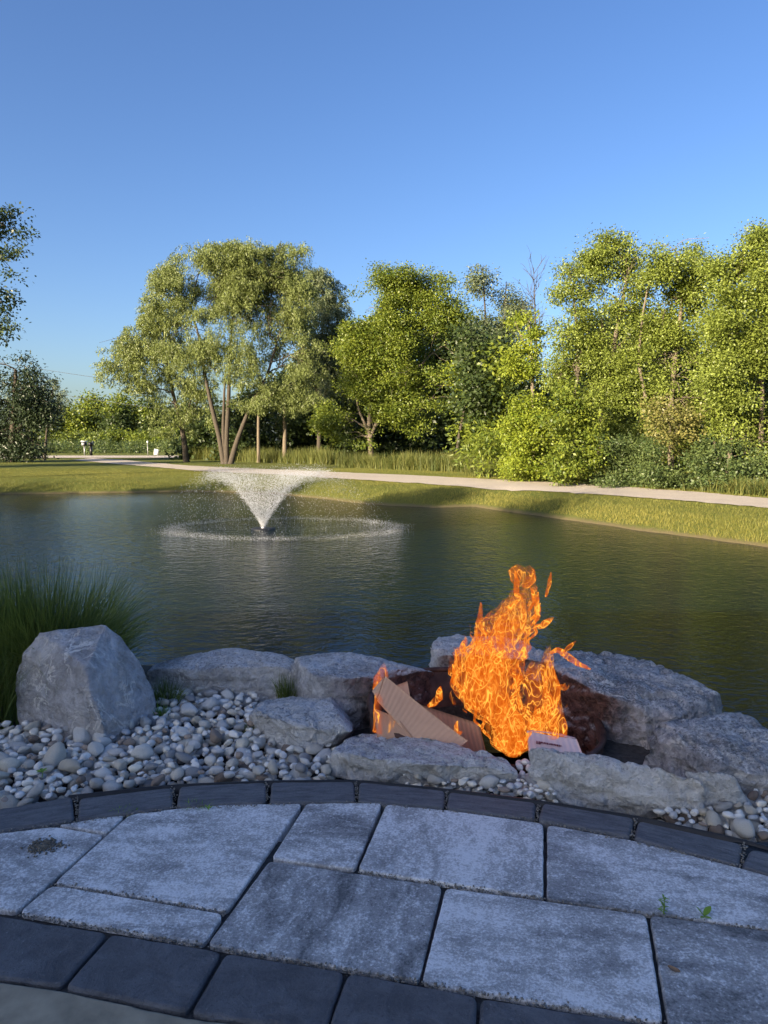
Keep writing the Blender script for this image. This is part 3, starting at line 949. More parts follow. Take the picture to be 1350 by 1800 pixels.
# ------------------------------------------------------------------ flames
def mat_flame(name, seed, dens, hot):
    t = NT(name)
    tc = t.n('ShaderNodeTexCoord')
    mp = t.n('ShaderNodeMapping')
    mp.inputs['Location'].default_value = (seed * 1.7, seed * 3.1, seed * .9)
    mp.inputs['Scale'].default_value = (1, 1, .48)
    t.l(tc.outputs['Object'], mp.inputs[0])
    warp = t.n('ShaderNodeTexNoise'); t.set(warp, Scale=9.0, Detail=2.0, Roughness=.5)
    t.l(mp.outputs[0], warp.inputs['Vector'])
    wv_ = t.n('ShaderNodeVectorMath', operation='SUBTRACT'); t.l(warp.outputs['Color'], wv_.inputs[0]); wv_.inputs[1].default_value = (.5, .5, .5)
    ws = t.n('ShaderNodeVectorMath', operation='SCALE'); t.l(wv_.outputs[0], ws.inputs[0]); ws.inputs['Scale'].default_value = .22
    wa = t.n('ShaderNodeVectorMath', operation='ADD'); t.l(mp.outputs[0], wa.inputs[0]); t.l(ws.outputs[0], wa.inputs[1])
    n1 = t.noise(wa.outputs[0], 24, 1, .4)
    n2 = t.noise(wa.outputs[0], 46, 1, .4)
    r1 = t.ramp(t.math('ABSOLUTE', t.math('SUBTRACT', n1, .5)), [(0, 1.0), (.008, .8), (.022, .25), (.08, 0.0)])
    r2 = t.ramp(t.math('ABSOLUTE', t.math('SUBTRACT', n2, .5)), [(0, .8), (.010, .5), (.035, 0.0)])
    ridge = t.math('MAXIMUM', r1, t.math('MULTIPLY', r2, .35))
    body = t.noise(wa.outputs[0], 11, 2)
    hole = t.ramp(body, [(.42, 0.0), (.53, 1.0)])
    at = t.n('ShaderNodeAttribute', attribute_name='tint')     # 1 at the base, 0 at the ragged tips
    al = t.math('MULTIPLY', t.math('ADD', t.math('MULTIPLY', ridge, .85), dens), hole)
    al = t.math('MULTIPLY', al, t.math('MINIMUM', t.math('MULTIPLY', at.outputs['Fac'], 3.0), 1.0), True)
    col = t.mix(ridge, (1.0, .155, .005), (1.0, .34, .025))
    col = t.mix(t.math('MULTIPLY', ridge, hot), col, (1.0, .50, .085))
    em = t.n('ShaderNodeEmission'); t.l(col, em.inputs[0])
    t.l(t.math('ADD', t.math('MULTIPLY', ridge, .22), .24), em.inputs[1])
    tr = t.n('ShaderNodeBsdfTransparent')
    mx = t.n('ShaderNodeMixShader')
    t.l(al, mx.inputs[0]); t.l(tr.outputs[0], mx.inputs[1]); t.l(em.outputs[0], mx.inputs[2])
    t.l(mx.outputs[0], t.out.inputs[0])
    return t.m


FM = [mat_flame('flame_sheet', 1, .26, .6), mat_flame('flame_sheet', 5, .24, .7), mat_flame('flame_sheet', 9, .40, .9), mat_flame('flame_tongue', 14, .34, .6)]
fire = thing('fire', 'tall ragged orange flames rising from the fire ring', 'fire', (PIT[0] + .08, 2.74, -.22))


def flame(rows, Y, scale, mat, seed, amp=.3, depth=.6, nh=120, na=72, tip=True, fade_lo=.0):
    rows = sorted(rows, key=lambda r: -r[0])
    ys = np.array([r[0] for r in rows], float); xl = np.array([r[1] for r in rows], float); xr = np.array([r[2] for r in rows], float)
    t = np.linspace(0, 1, nh)
    yy = ys[0] + (ys[-1] - ys[0]) * t
    L = np.interp(-yy, -ys, xl); Rr = np.interp(-yy, -ys, xr)
    ang = np.linspace(0, 2 * math.pi, na, endpoint=False)
    V = []
    for i in range(nh):
        c = Q((L[i] + Rr[i]) / 2, yy[i], Y)
        a = (Rr[i] - L[i]) / 2 * Y / F * scale
        b = min(a * depth, .14 * scale + .02)
        if t[i] > .93: a *= (1 - t[i]) / .07 + .02; b *= (1 - t[i]) / .07 + .02
        if t[i] < .06: a *= .5 + t[i] / .12; b *= .5 + t[i] / .12
        V.append(np.stack([c[0] + a * np.cos(ang), c[1] + b * np.sin(ang), np.full(na, c[2])], -1))
    V = np.array(V)
    S = V.reshape(-1, 3)
    rad = (V - V.mean(1, keepdims=True)).reshape(-1, 3)
    d1 = fbm(S * np.array([11, 11, 6.5]) + seed * 3.3, 3, seed)
    d2 = fbm(S * np.array([26, 26, 13]) + seed * 1.3, 2, seed + 20)
    lift = fbm(S * np.array([16, 16, 5]) + seed, 2, seed + 40)
    up = np.repeat(np.clip(t * 3, 0, 1), na)
    S = S + rad * (amp * (1.1 * d1 + .7 * d2))[:, None] + np.c_[fbm(S * 9 + 7, 2, seed + 9) * .02 * up, lift * 0, np.abs(lift) * .05 * up]
    i = np.arange(nh - 1)[:, None] * na; j = np.arange(na)[None, :]; j2 = (j + 1) % na
    Fq = np.stack([i + j, i + j2, i + na + j2, i + na + j], -1).reshape(-1, 4)
    tint = np.repeat(1 - t, na)
    if fade_lo: tint = np.minimum(tint, np.repeat(t / fade_lo, na))
    o = np_obj('flame', S, Fq, mat, fire, attrs={'tint': tint}, smooth=True)
    return o


main = [(1330, 880, 925), (1305, 858, 945), (1275, 845, 950), (1246, 808, 918), (1212, 798, 908), (1178, 800, 914), (1150, 803, 930), (1132, 836, 930), (1102, 842, 948), (1081, 868, 946), (1060, 880, 942), (1042, 908, 938), (1026, 920, 933)]
flame(main, 2.74, 1.0, FM[0], 1, .32)
flame(main, 2.74, .80, FM[1], 2, .42)
flame(main, 2.74, .58, FM[2], 3, .5)
flame(main, 2.74, .34, FM[0], 4, .6)
rc = [(1312, 925, 1000), (1281, 925, 996), (1244, 945, 986), (1205, 952, 986), (1178, 950, 980), (1160, 956, 976), (1140, 964, 972)]
flame(rc, 2.70, 1.0, FM[1], 5, .4)
flame(rc, 2.70, .6, FM[0], 6, .55)
flame([(1250, 905, 975), (1225, 900, 970), (1200, 915, 960), (1180, 925, 955), (1165, 935, 945)], 2.80, .9, FM[1], 7, .5)
flame([(1034, 921, 933), (1026, 898, 946), (1012, 892, 944), (1004, 900, 934), (998, 910, 922)], 2.74, 1.0, FM[0], 8, .45, .7)
flame([(1290, 655, 706), (1262, 658, 694), (1238, 659, 674), (1222, 661, 667)], 2.69, 1.0, FM[1], 9, .35)
flame([(1215, 655, 672), (1198, 658, 682), (1185, 666, 682), (1168, 674, 677)], 2.84, 1.0, FM[0], 10, .4)
flame([(1105, 936, 958), (1094, 952, 968), (1084, 968, 974)], 2.73, 1.0, FM[3], 11, .25)
flame([(1135, 828, 850), (1120, 830, 842), (1100, 827, 834)], 2.73, 1.0, FM[3], 12, .3)
flame([(1190, 788, 812), (1172, 787, 806), (1150, 790, 796)], 2.73, 1.0, FM[3], 13, .3)


def tongue(px, Y, w, seed, mat=None):
    pts = np.array([Q(x, y, Y) for x, y in px])
    n = 40
    t = np.linspace(0, 1, n); k = np.linspace(0, 1, len(pts))
    C = np.stack([np.interp(t, k, pts[:, q]) for q in range(3)], -1)
    for _ in range(5): C[1:-1] = (C[:-2] + 2 * C[1:-1] + C[2:]) / 4
    C += np.c_[fbm(C * 22, 2, seed), fbm(C * 22 + 4, 2, seed), fbm(C * 22 + 8, 2, seed)] * .008
    r = w * Y / F * np.sin(np.clip(t * .93 + .07, 0, 1) * math.pi) ** .7 + .0006
    V, Fq = tube(C, r, 14)
    c2 = np.repeat(C, 14, 0)
    V = c2 + (V - c2) * (1 + .45 * fbm(V * 40, 2, seed + 3))[:, None]
    np_obj('flame', V, Fq, mat or FM[3], fire, attrs={'tint': np.full(len(V), .7)}, smooth=True)


tongue([(966, 1148), (982, 1140), (998, 1152), (1018, 1166), (1040, 1177)], 2.70, 5, 1)
tongue([(992, 1150), (1000, 1140), (1012, 1126)], 2.70, 4, 2)
tongue([(752, 1243), (766, 1234), (770, 1220), (774, 1204)], 2.84, 7, 3)
tongue([(975, 1250), (990, 1240), (1001, 1225)], 2.69, 5, 4)
tongue([(980, 1205), (994, 1206), (1004, 1198)], 2.69, 5, 5)
tongue([(812, 1285), (803, 1292), (801, 1276), (806, 1266)], 2.70, 4, 6)
tongue([(868, 1300), (880, 1312), (890, 1296)], 2.66, 8, 7)
tongue([(905, 1322), (912, 1310), (925, 1300), (935, 1288)], 2.60, 7, 8)
tongue([(960, 1050), (966, 1030), (968, 1004)], 2.74, 3, 9)
tongue([(893, 1326), (888, 1312), (897, 1298)], 2.60, 7, 10)
tongue([(800, 1240), (796, 1222), (802, 1205)], 2.72, 7, 11)
tongue([(828, 1108), (832, 1118), (846, 1122), (858, 1112)], 2.72, 5, 12)
tongue([(874, 1064), (884, 1072), (900, 1068), (915, 1054)], 2.72, 6, 13)

rs_f = np.random.default_rng(31)
mr = sorted(main, key=lambda r: -r[0])
for q in range(34):
    yy = rs_f.uniform(1040, 1290)
    xl = np.interp(-yy, [-r[0] for r in mr], [r[1] for r in mr]); xr = np.interp(-yy, [-r[0] for r in mr], [r[2] for r in mr])
    sgn = -1 if rs_f.random() < .5 else 1
    x0 = xl + 6 if sgn < 0 else xr - 6
    L = rs_f.uniform(16, 44)
    o1, o2 = rs_f.uniform(2, 9), rs_f.uniform(-4, 10)
    tongue([(x0 - sgn * 8, yy + 14), (x0 + sgn * o1, yy), (x0 + sgn * (o1 * .6), yy - L * .5), (x0 + sgn * o2, yy - L)], 2.74 + rs_f.uniform(-.08, .08), rs_f.uniform(2.2, 5.5), 60 + q)

# ------------------------------------------------------------------ pebbles
ICO = bmesh.new()
bmesh.ops.create_icosphere(ICO, subdivisions=3, radius=1)
IV = np.array([v.co for v in ICO.verts]); IF = np.array([[v.index for v in f.verts] for f in ICO.faces])
ICO.free()


def pebble_shape(seed):
    rg = np.random.default_rng(seed)
    V = IV * np.array([1, rg.uniform(.62, .9), rg.uniform(.42, .7)])
    V = V * (1 + .22 * fbm(IV * 1.1 + seed * 5, 3, seed))[:, None]
    for _ in range(rg.integers(5, 13)):
        n = rg.normal(0, 1, 3); n /= np.linalg.norm(n)
        d0 = np.max(V @ n) * rg.uniform(.62, .9)
        V = V - n * (np.maximum(V @ n - d0, 0) * .85)[:, None]
    return V


PSH = [pebble_shape(s) for s in range(1, 25)]
PM = [('blue-grey', mat_pebble('pebble_blue', (.45, .445, .425), (.70, .69, .665), .3)), ('pale grey', mat_pebble('pebble_pale', (.55, .54, .50), (.74, .725, .68), .4)),
      ('tan', mat_pebble('pebble_tan', (.50, .455, .375), (.72, .67, .57), .2)), ('brown', mat_pebble('pebble_brown', (.20, .155, .125), (.32, .26, .215), .2)),
      ('dark grey', mat_pebble('pebble_dark', (.26, .26, .26), (.46, .46, .46), .3)), ('white', mat_pebble('pebble_white', (.62, .62, .60), (.72, .72, .70), .3))]
PW = [.25, .20, .28, .10, .14, .03]
PMESH = {}


def pebble_mesh(s, m):
    if (s, m) not in PMESH:
        PMESH[(s, m)] = np_mesh('pebble', PSH[s], IF, PM[m][1], smooth=True)
    return PMESH[(s, m)]


areas = [[(-90, 1290), (30, 1276), (110, 1282), (187, 1288), (275, 1258), (268, 1222), (330, 1212), (460, 1206), (440, 1260), (479, 1304), (549, 1324), (585, 1312), (606, 1310), (575, 1373), (477, 1367), (316, 1375), (134, 1396), (-90, 1436)],
         [(700, 1368), (760, 1362), (905, 1366), (905, 1340), (928, 1345), (950, 1380), (985, 1400), (960, 1406), (782, 1384)],
         [(1150, 1436), (1231, 1410), (1310, 1400), (1350, 1396), (1440, 1390), (1440, 1500), (1305, 1472)]]
items = []
for ai, ar in enumerate(areas):
    poly = np.array([P(x, y, -.03)[:2] for x, y in ar])
    lo, hi = poly.min(0), poly.max(0)
    for layer, tries in ((0, 18000), (1, 16000)):
        for _ in range(tries):
            p = lo + (hi - lo) * R.random(2)
            r = float(np.clip(R.lognormal(math.log(.0238), .38), .010, .050)) * (.78 if ai == 1 else 1)
            if sdf(np.array([p[0]]), np.array([p[1]]), poly)[0] > -r * .3: continue
            fac = .64 if layer == 0 else .90
            ok = True
            for q in items:
                if q[3] == layer and (q[0] - p[0]) ** 2 + (q[1] - p[1]) ** 2 < ((q[2] + r) * fac) ** 2:
                    ok = False; break
            if not ok: continue
            items.append((p[0], p[1], r, layer))
items.sort(key=lambda q: -(q[2] / q[1]) * (1.15 if q[3] else 1.0))
stuffV, stuffF, stuffM, nS = [], [], [], 0
cnt = 0
for (x, y, r, layer) in items:
    s = int(R.integers(len(PSH))); m = int(R.choice(len(PM), p=np.array(PW) / sum(PW)))
    zz = (-.055 if layer == 0 else -.022) + r * .25 + R.uniform(-.006, .008)
    rot = (R.normal(0, .30), R.normal(0, .30), R.uniform(0, 6.28))
    sc = (r * R.uniform(.95, 1.3), r * R.uniform(.85, 1.1), r * R.uniform(.9, 1.25))
    if cnt < 296:
        o = bpy.data.objects.new('pebble', pebble_mesh(s, m))
        o.location = (float(x), float(y), float(zz)); o.rotation_euler = rot; o.scale = sc
        link(o)
        tag(o, PM[m][0] + ' smooth river pebble lying among the pebbles around the rocks', 'pebble', PM[m][0] + ' river pebbles')
        cnt += 1
    else:
        mt = Matrix.Translation((x, y, zz)) @ Matrix.Rotation(rot[2], 4, 'Z') @ Matrix.Rotation(rot[0], 4, 'X') @ Matrix.Diagonal((*sc, 1))
        A = np.array(mt)
        stuffV.append(PSH[s] @ A[:3, :3].T + A[:3, 3]); stuffF.append(IF + nS); stuffM.append(np.full(len(IF), m)); nS += len(IV)
if stuffV:
    tag(np_obj('small_pebbles', np.concatenate(stuffV), np.concatenate(stuffF), [q[1] for q in PM], fmat=np.concatenate(stuffM), smooth=True), 'smaller pebbles filling the gaps of the gravel bed', 'pebbles', kind='stuff')
print('pebbles', len(items))


# ------------------------------------------------------------------ grasses and weeds
def blades(roots, lean, length, width, seg=7, arch=.5, tint=None, seed=0):
    """n curved tapering blades; roots (n,3), lean (n,2) horizontal drift at the tip in metres"""
    n = len(roots)
    t = np.linspace(0, 1, seg)[None, :, None]
    L = length[:, None, None]
    hor = np.c_[lean, np.zeros(n)][:, None, :]
    up = np.array([0, 0, 1.])[None, None, :]
    droop = np.linalg.norm(lean, axis=1)[:, None, None] * arch
    C = roots[:, None, :] + hor * t ** 1.7 + up * (L * t - droop * t ** 2.6)
    side = np.stack([-lean[:, 1], lean[:, 0], np.zeros(n)], -1)
    side /= np.linalg.norm(side, axis=1)[:, None] + 1e-9
    rs = np.random.default_rng(seed)
    th = rs.uniform(-1.2, 1.2, n)
    sx = side.copy()
    sx[:, 0] = side[:, 0] * np.cos(th) - side[:, 1] * np.sin(th); sx[:, 1] = side[:, 0] * np.sin(th) + side[:, 1] * np.cos(th)
    wd = width[:, None, None] * (1 - t ** 1.5 * .92)
    A = C - sx[:, None, :] * wd / 2; B = C + sx[:, None, :] * wd / 2
    V = np.stack([A, B], 2).reshape(-1, 3)
    base = (np.arange(n) * seg * 2)[:, None] + (np.arange(seg - 1) * 2)[None, :]
    Fq = np.stack([base, base + 1, base + 3, base + 2], -1).reshape(-1, 4)
    tt = np.repeat(rs.random(n) if tint is None else tint, seg * 2)
    return V, Fq, tt


def clump(name, label, px, Y, z, n, spread, h, lean, w, mat, seed, bias=(0, 0), cat='grass', hvar=.35):
    c = Q(px[0], px[1], Y); c[2] = z
    rs = np.random.default_rng(seed)
    a = rs.uniform(0, 2 * math.pi, n); r = spread * np.sqrt(rs.random(n))
    roots = np.stack([c[0] + r * np.cos(a), c[1] + r * np.sin(a) * .7, np.full(n, z)], -1)
    aa = a + rs.normal(0, .7, n)
    ln = lean * rs.random(n) ** .8 * (.35 + .65 * r / spread)
    le = np.stack([np.cos(aa) * ln + bias[0] * rs.random(n), np.sin(aa) * ln + bias[1] * rs.random(n)], -1)
    L = h * (1 - hvar * rs.random(n))
    V, Fq, tt = blades(roots, le, L, w * rs.uniform(.6, 1.2, n), 9, .55, None, seed)
    o = np_obj(name, V - np.array([c[0], c[1], z]), Fq, mat, attrs={'tint': tt})
    o.location = [float(k) for k in (c[0], c[1], z)]
    tag(o, label, cat)
    return o


clump('ornamental_grass', 'big arching clump of dark green ornamental grass behind the boulder', (70, 1200), 3.45, -.12, 4200, .31, .77, .60, .006, M['ornamental'], 1, (.10, 0), 'ornamental grass')
clump('ornamental_grass', 'low fringe of grass hanging beside the boulder at the frame side', (-25, 1260), 3.05, -.08, 500, .14, .50, .34, .005, M['ornamental'], 8, (0, 0), 'ornamental grass')
clump('sedge_tuft', 'dark sedge tuft in the corner between boulder and long stone', (290, 1225), 3.2, -.06, 260, .06, .17, .12, .0035, M['ornamental'], 2, (0, 0), 'grass tuft')
clump('sedge_tuft', 'short sedge tuft in the joint of the two back stones', (505, 1205), 3.22, -.03, 160, .05, .15, .10, .0032, M['ornamental'], 3, (0, 0), 'grass tuft')
clump('sedge_tuft', 'tiny sedge tuft at the side of the squarish stone', (437, 1256), 2.88, -.05, 50, .025, .07, .06, .003, M['ornamental'], 4, (0, 0), 'grass tuft')
clump('sedge_tuft', 'small bushy sedge tuft among pebbles beside the boulder foot', (283, 1248), 3.05, -.06, 70, .03, .10, .07, .004, M['weed'], 14, (0, 0), 'grass tuft')
clump('grass_sprig', 'thin grass sprigs sprouting at the sliver slab', (222, 1424), float(P(222, 1424, 0)[1]), -.01, 34, .035, .028, .05, .003, M['weed'], 5, (0, 0), 'weed')
clump('grass_sprig', 'brighter grass sprigs sprouting by the dark block and large slab', (347, 1416), float(P(347, 1416, 0)[1]), -.01, 40, .035, .034, .06, .0035, M['weed'], 6, (.02, 0), 'weed')


def weed_plant(name, label, px, leaves, stem_h):
    c = P(px[0], px[1], 0)
    o = thing(name, label, 'weed', c)
    s = Acc()
    V, Fq = tube(np.array([c, c + [.002, 0, stem_h * .5], c + [.0, .0, stem_h]]), [.0016, .0013, .0008], 6)
    s.add(V, Fq, .7)
    s.obj('stem', M['weed'], o)
    l = Acc()
    for (h, a, L, w, up) in leaves:
        d = np.array([math.cos(a), math.sin(a), up]); d /= np.linalg.norm(d)
        sd = np.array([-math.sin(a), math.cos(a), 0])
        if abs(sd[0]) < .4: sd = np.array([.8, .3, 0.2])
        b = c + np.array([0, 0, h])
        ts = np.linspace(0, 1, 8)
        ws = w * np.sin(np.clip(ts * .96 + .03, 0, 1) * math.pi) ** .8 + .0003
        C = b + d * (L * ts)[:, None] - np.array([0, 0, 1]) * (L * .25 * ts ** 2)[:, None]
        V = np.stack([C - sd * ws[:, None] / 2, C + np.array([0, 0, -.12]) * ws[:, None], C + sd * ws[:, None] / 2], 1).reshape(-1, 3)
        k = np.arange(7) * 3
        l.add(V, np.concatenate([np.stack([k, k + 1, k + 4, k + 3], -1), np.stack([k + 1, k + 2, k + 5, k + 4], -1)]), random.uniform(.3, .9))
    l.obj('leaves', M['weed'], o)


lv = []
for hh in (.004, .010, .018, .026, .033, .039):
    for a in np.arange(3) * 2.1 + hh * 90: lv.append((hh, a, .016, .0045, .5))
weed_plant('joint_weed', 'feathery little weed with narrow leaves in the slab joint', (1166, 1606), lv, .042)
weed_plant('joint_weed', 'two-leaved bright green seedling in the slab joint', (1237, 1613), [(.004, .5, .036, .016, 1.1), (.004, 2.6, .034, .006, 1.4), (.003, -.4, .018, .008, .2), (.003, 3.6, .012, .007, .3)], .008)
weed_plant('joint_weed', 'tiny fan of leaves sprouting on the large crusty slab edge', (366, 1424), [(.003, 2.4, .022, .005, .8), (.003, .6, .02, .005, .7), (.003, 1.5, .02, .005, .9)], .006)
weed_plant('joint_weed', 'little leafy weed among pebbles before the boulder', (74, 1366), [(.02, a, .022, .012, .5) for a in np.arange(6) * 1.05], .02)
# dry leaf and a smear of sand on the slabs
c = P(1184, 1706, .004)
lf = Acc()
gx_, gy_ = np.meshgrid(np.linspace(-1, 1, 9), np.linspace(-1, 1, 7))
wv_ = (1 - gx_ ** 2) ** .6
V = np.stack([gx_ * .013, gy_ * wv_ * .007, .004 * gy_ ** 2 + .003 * gx_ ** 2], -1).reshape(-1, 3)
i = np.arange(6)[:, None] * 9 + np.arange(8)[None, :]
o = np_obj('dry_leaf', V, np.stack([i, i + 1, i + 10, i + 9], -1).reshape(-1, 4), simple('dry_leaf', (.22, .15, .10), .8, 60, .3, .001), smooth=True)
o.location = [float(k) for k in c]; o.rotation_euler = (.1, .15, -.5)
tag(o, 'small curled brown dead leaf on the pale streaky slab', 'leaf')
c = P(75, 1489, .0)
sv = Acc()
for _ in range(420):
    a, r = random.uniform(0, 6.28), abs(random.gauss(0, .022))
    s = random.uniform(.0012, .003)
    b = boxv(-s, s, -s, s, 0, s) @ np.array(Matrix.Rotation(random.uniform(0, 6), 3, 'Z')).T
    sv.add(b + c + np.array([r * math.cos(a) * 1.3, r * math.sin(a), .0005]), BOXF)
o = sv.obj('sand_grains', simple('sand_grains', (.13, .115, .09), .95, 60, .4, .001))
tag(o, 'scatter of dark sand grains lying on the patio slab', 'sand', kind='stuff')


# grit washed into the joints
gr = Acc()
edges_ = [((304, 1382), (304, 1418)), ((467, 1375), (470, 1410)), ((625, 1373), (628, 1409)), ((785, 1389), (782, 1420)), ((948, 1410), (942, 1441)), ((1118, 1438), (1110, 1472)), ((1310, 1483), (1300, 1521)), ((134, 1400), (134, 1440)),
          ((0, 1463), (310, 1420)), ((310, 1420), (628, 1410)), ((628, 1410), (944, 1441)), ((944, 1441), (1300, 1522)), ((364, 1661), (740, 1726)), ((741, 1727), (1166, 1799)), ((629, 1531), (955, 1579)), ((961, 1582), (1400, 1641)), ((95, 1552), (398, 1603)), ((33, 1605), (359, 1661))]
for (a_, b_) in edges_:
    A_, B_ = P(*a_, 0), P(*b_, 0)
    for _ in range(int(np.linalg.norm(B_ - A_) * 420)):
        q_ = A_ + (B_ - A_) * random.random() + np.array([random.gauss(0, .004), random.gauss(0, .004), 0])
        s_ = random.uniform(.0007, .0026)
        bx_ = boxv(-s_, s_, -s_ * .8, s_ * .8, 0, s_ * 1.2) @ np.array(Matrix.Rotation(random.uniform(0, 6), 3, 'Z')).T
        gr.add(bx_ + q_ + np.array([0, 0, random.uniform(-.010, .0015)]), BOXF)
o = gr.obj('joint_grit', simple('joint_grit', (.20, .19, .17), .95, 80, .5, .001))
tag(o, 'grit and sand washed into the paving joints', 'grit', kind='stuff')


# lawn blades on the banks
def lawn_blades():
    n = 620000
    u = R.random(n); Yv = 11 + (38 - 11) * u ** 1.15
    X = (R.random(n) * 2 - 1) * Yv * .60
    s = sdf(X, Yv, pond)
    ok = (s > .25)
    X, Yv, s = X[ok], Yv[ok], s[ok]
    rf = np.array([P(x, y, LAWN_Z)[:2] for x, y in road_far]); rn = np.array([P(x, y, LAWN_Z)[:2] for x, y in road_near])
    rd = sdf(X, Yv, np.concatenate([rf, rn[::-1]]))
    ok = rd > .05
    X, Yv, s = X[ok], Yv[ok], s[ok]
    z = ground_z(X, Yv)
    roots = np.stack([X, Yv, z - .01], -1)
    m = len(X)
    L = R.uniform(.03, .065, m) * np.where(s < 1.2, 1.5, 1.0)
    le = R.normal(0, .03, (m, 2))
    patch = fbm(np.c_[X * .35, Yv * .35, X * 0], 3, 4) * .5 + .45
    near = np.clip(1 - s / 1.4, 0, 1) * .3
    V, Fq, tt = blades(roots, le, L, R.uniform(.007, .013, m), 2, .3, np.clip(patch + R.normal(0, .2, m) + near, 0, 1), 3)
    tag(np_obj('grass', V, Fq, M['blade_grass'], attrs={'tint': tt}), 'mown grass of the lawn and pond banks', 'grass', kind='stuff')


lawn_blades()


def tall_grass():
    segs = [((1500, 885), (1230, 862), 520, .55), ((1230, 862), (1060, 850), 260, .5), ((1060, 850), (850, 838), 520, .8), ((860, 832), (610, 822), 1500, 1.05), ((600, 818), (430, 812), 700, 1.2), ((430, 811), (330, 808), 400, 1.2)]
    rr, LL, ll = [], [], []
    for a, b, n, h in segs:
        A, B = P(*a, LAWN_Z), P(*b, LAWN_Z)
        n = n * 9
        t = R.random(n)
        p = A + (B - A) * t[:, None]
        p[:, 1] += R.random(n) ** 1.3 * 3.0 + .1
        p[:, 0] += R.normal(0, .3, n)
        dens = fbm(np.c_[p[:, :2] * .7, p[:, 0] * 0], 2, 6)
        p = p[dens > -.25]
        n = len(p)
        p[:, 2] = ground_z(p[:, 0], p[:, 1])
        rr.append(p); LL.append(h * R.uniform(.45, 1.0, n) * (1 + .3 * fbm(np.c_[p[:, :2] * .5, p[:, 0] * 0], 2, 8))); ll.append(R.normal(0, .30, (n, 2)))
    roots, L, le = np.concatenate(rr), np.concatenate(LL), np.concatenate(ll)
    V, Fq, tt = blades(roots, le, L, R.uniform(.015, .035, len(L)), 4, .5, None, 5)
    tag(np_obj('tall_grass', V, Fq, M['tall_grass'], attrs={'tint': tt}), 'tall weeds and grass growing along the foot of the trees', 'tall grass', kind='stuff')


tall_grass()


# ------------------------------------------------------------------ trees
def leaf_quads(pos, nrm, tang, length, width):
    n = len(pos)
    tang = tang / (np.linalg.norm(tang, axis=1)[:, None] + 1e-9)
    side = np.cross(nrm, tang)
    side /= np.linalg.norm(side, axis=1)[:, None] + 1e-9
    l = length[:, None]; w = width[:, None]
    V = np.stack([pos, pos + tang * l * .45 + side * w / 2, pos + tang * l, pos + tang * l * .45 - side * w / 2], 1).reshape(-1, 3)
    b = np.arange(n)[:, None] * 4
    return V, b + np.array([[0, 1, 2, 3]])


def crown_geo(lobes, Y, style, leaf, cover, seed, csize=.32, dep=.85, gap=None, sat=False):
    """lobes: (x, y, rx, ry[, dY]) as seen in the photograph, at distance Y (+dY); returns leaves, tints and clump centres"""
    rs = np.random.default_rng(seed)
    LV, LF, LT, ctr, nv = [], [], [], [], 0
    ll, lw = leaf
    if sat:                                   # ragged side sprays that break up each mass
        extra = []
        for lb in lobes:
            for _ in range(3):
                a = rs.uniform(0, 6.28); q = rs.uniform(.75, 1.15); f = rs.uniform(.28, .5)
                dz = lb[4] if len(lb) > 4 else 0
                extra.append((lb[0] + lb[2] * q * math.cos(a), lb[1] + lb[3] * q * math.sin(a), lb[2] * f * 1.15, lb[3] * f * .8, dz + rs.uniform(-1.3, .5)))
        lobes = list(lobes) + extra
    for lb in lobes:
        x, y, rx, ry = lb[:4]
        yd = Y + (lb[4] if len(lb) > 4 else rs.uniform(-.6, .6))
        c = Q(x, y, yd)
        ax, az = rx * yd / F, ry * yd / F
        ay = (ax + az) / 2 * dep
        area = math.pi * ax * az
        n_leaf = int(area * cover / (ll * lw * .5))
        per = 40 if style != 'willow' else 34
        nc = max(3, n_leaf // per)
        d = rs.normal(0, 1, (nc, 3)); d /= np.linalg.norm(d, axis=1)[:, None]
        r = rs.random(nc) ** .42
        lump = 1 + .42 * fbm(d * 2.6 + seed + c, 2, seed)
        cc = c + d * (r * lump)[:, None] * np.array([ax, ay, az])
        if gap is not None:
            kp = fbm(cc * (9.0 / max(6.0, Y * .42)) + seed * 3.1, 3, seed) > gap
            if kp.sum() < 3: kp[:3] = True
            cc, d, nc = cc[kp], d[kp], int(kp.sum())
        ctr.append(cc)
        ct = rs.normal(.5, .17, nc)
        k = np.repeat(np.arange(nc), per)
        m = len(k)
        if style == 'willow':
            Ls = rs.uniform(.15, .8, nc)[k] * min(1, (az / 1.4) ** .6)
            tt = rs.random(m)
            out = d[k] * np.array([1, 1, .2])
            pos = cc[k] + out * (.38 * np.sin(tt * 1.6))[:, None] + np.array([0, 0, -1]) * (Ls * tt ** 1.3)[:, None] + rs.normal(0, .10, (m, 3))
            tang = np.array([0, 0, -.9]) + rs.normal(0, .62, (m, 3)) + out * .3
            nr = rs.normal(0, 1, (m, 3)) + d[k] * .5
        else:
            sg = csize * rs.uniform(.6, 1.25, nc)[k]
            off = np.clip(rs.normal(0, 1, (m, 3)), -2.1, 2.1) * np.array([1, 1, .62])
            pos = cc[k] + off * sg[:, None]
            nr = np.array([0, 0, .9]) + rs.normal(0, .65, (m, 3)) + d[k] * .7
            tang = off * .6 + rs.normal(0, .6, (m, 3)) + np.array([0, 0, -.35])
        if style == 'spruce':
            tang = tang + np.array([0, 0, -.4])
        V, Fq = leaf_quads(pos, nr, tang, ll * rs.uniform(.65, 1.25, m), lw * rs.uniform(.65, 1.25, m))
        LV.append(V); LF.append(Fq + nv); nv += len(V)
        LT.append(np.repeat(np.clip(ct[k] + rs.normal(0, .2, m), 0, 1), 4))
    return np.concatenate(LV), np.concatenate(LF), np.concatenate(LT), np.concatenate(ctr)


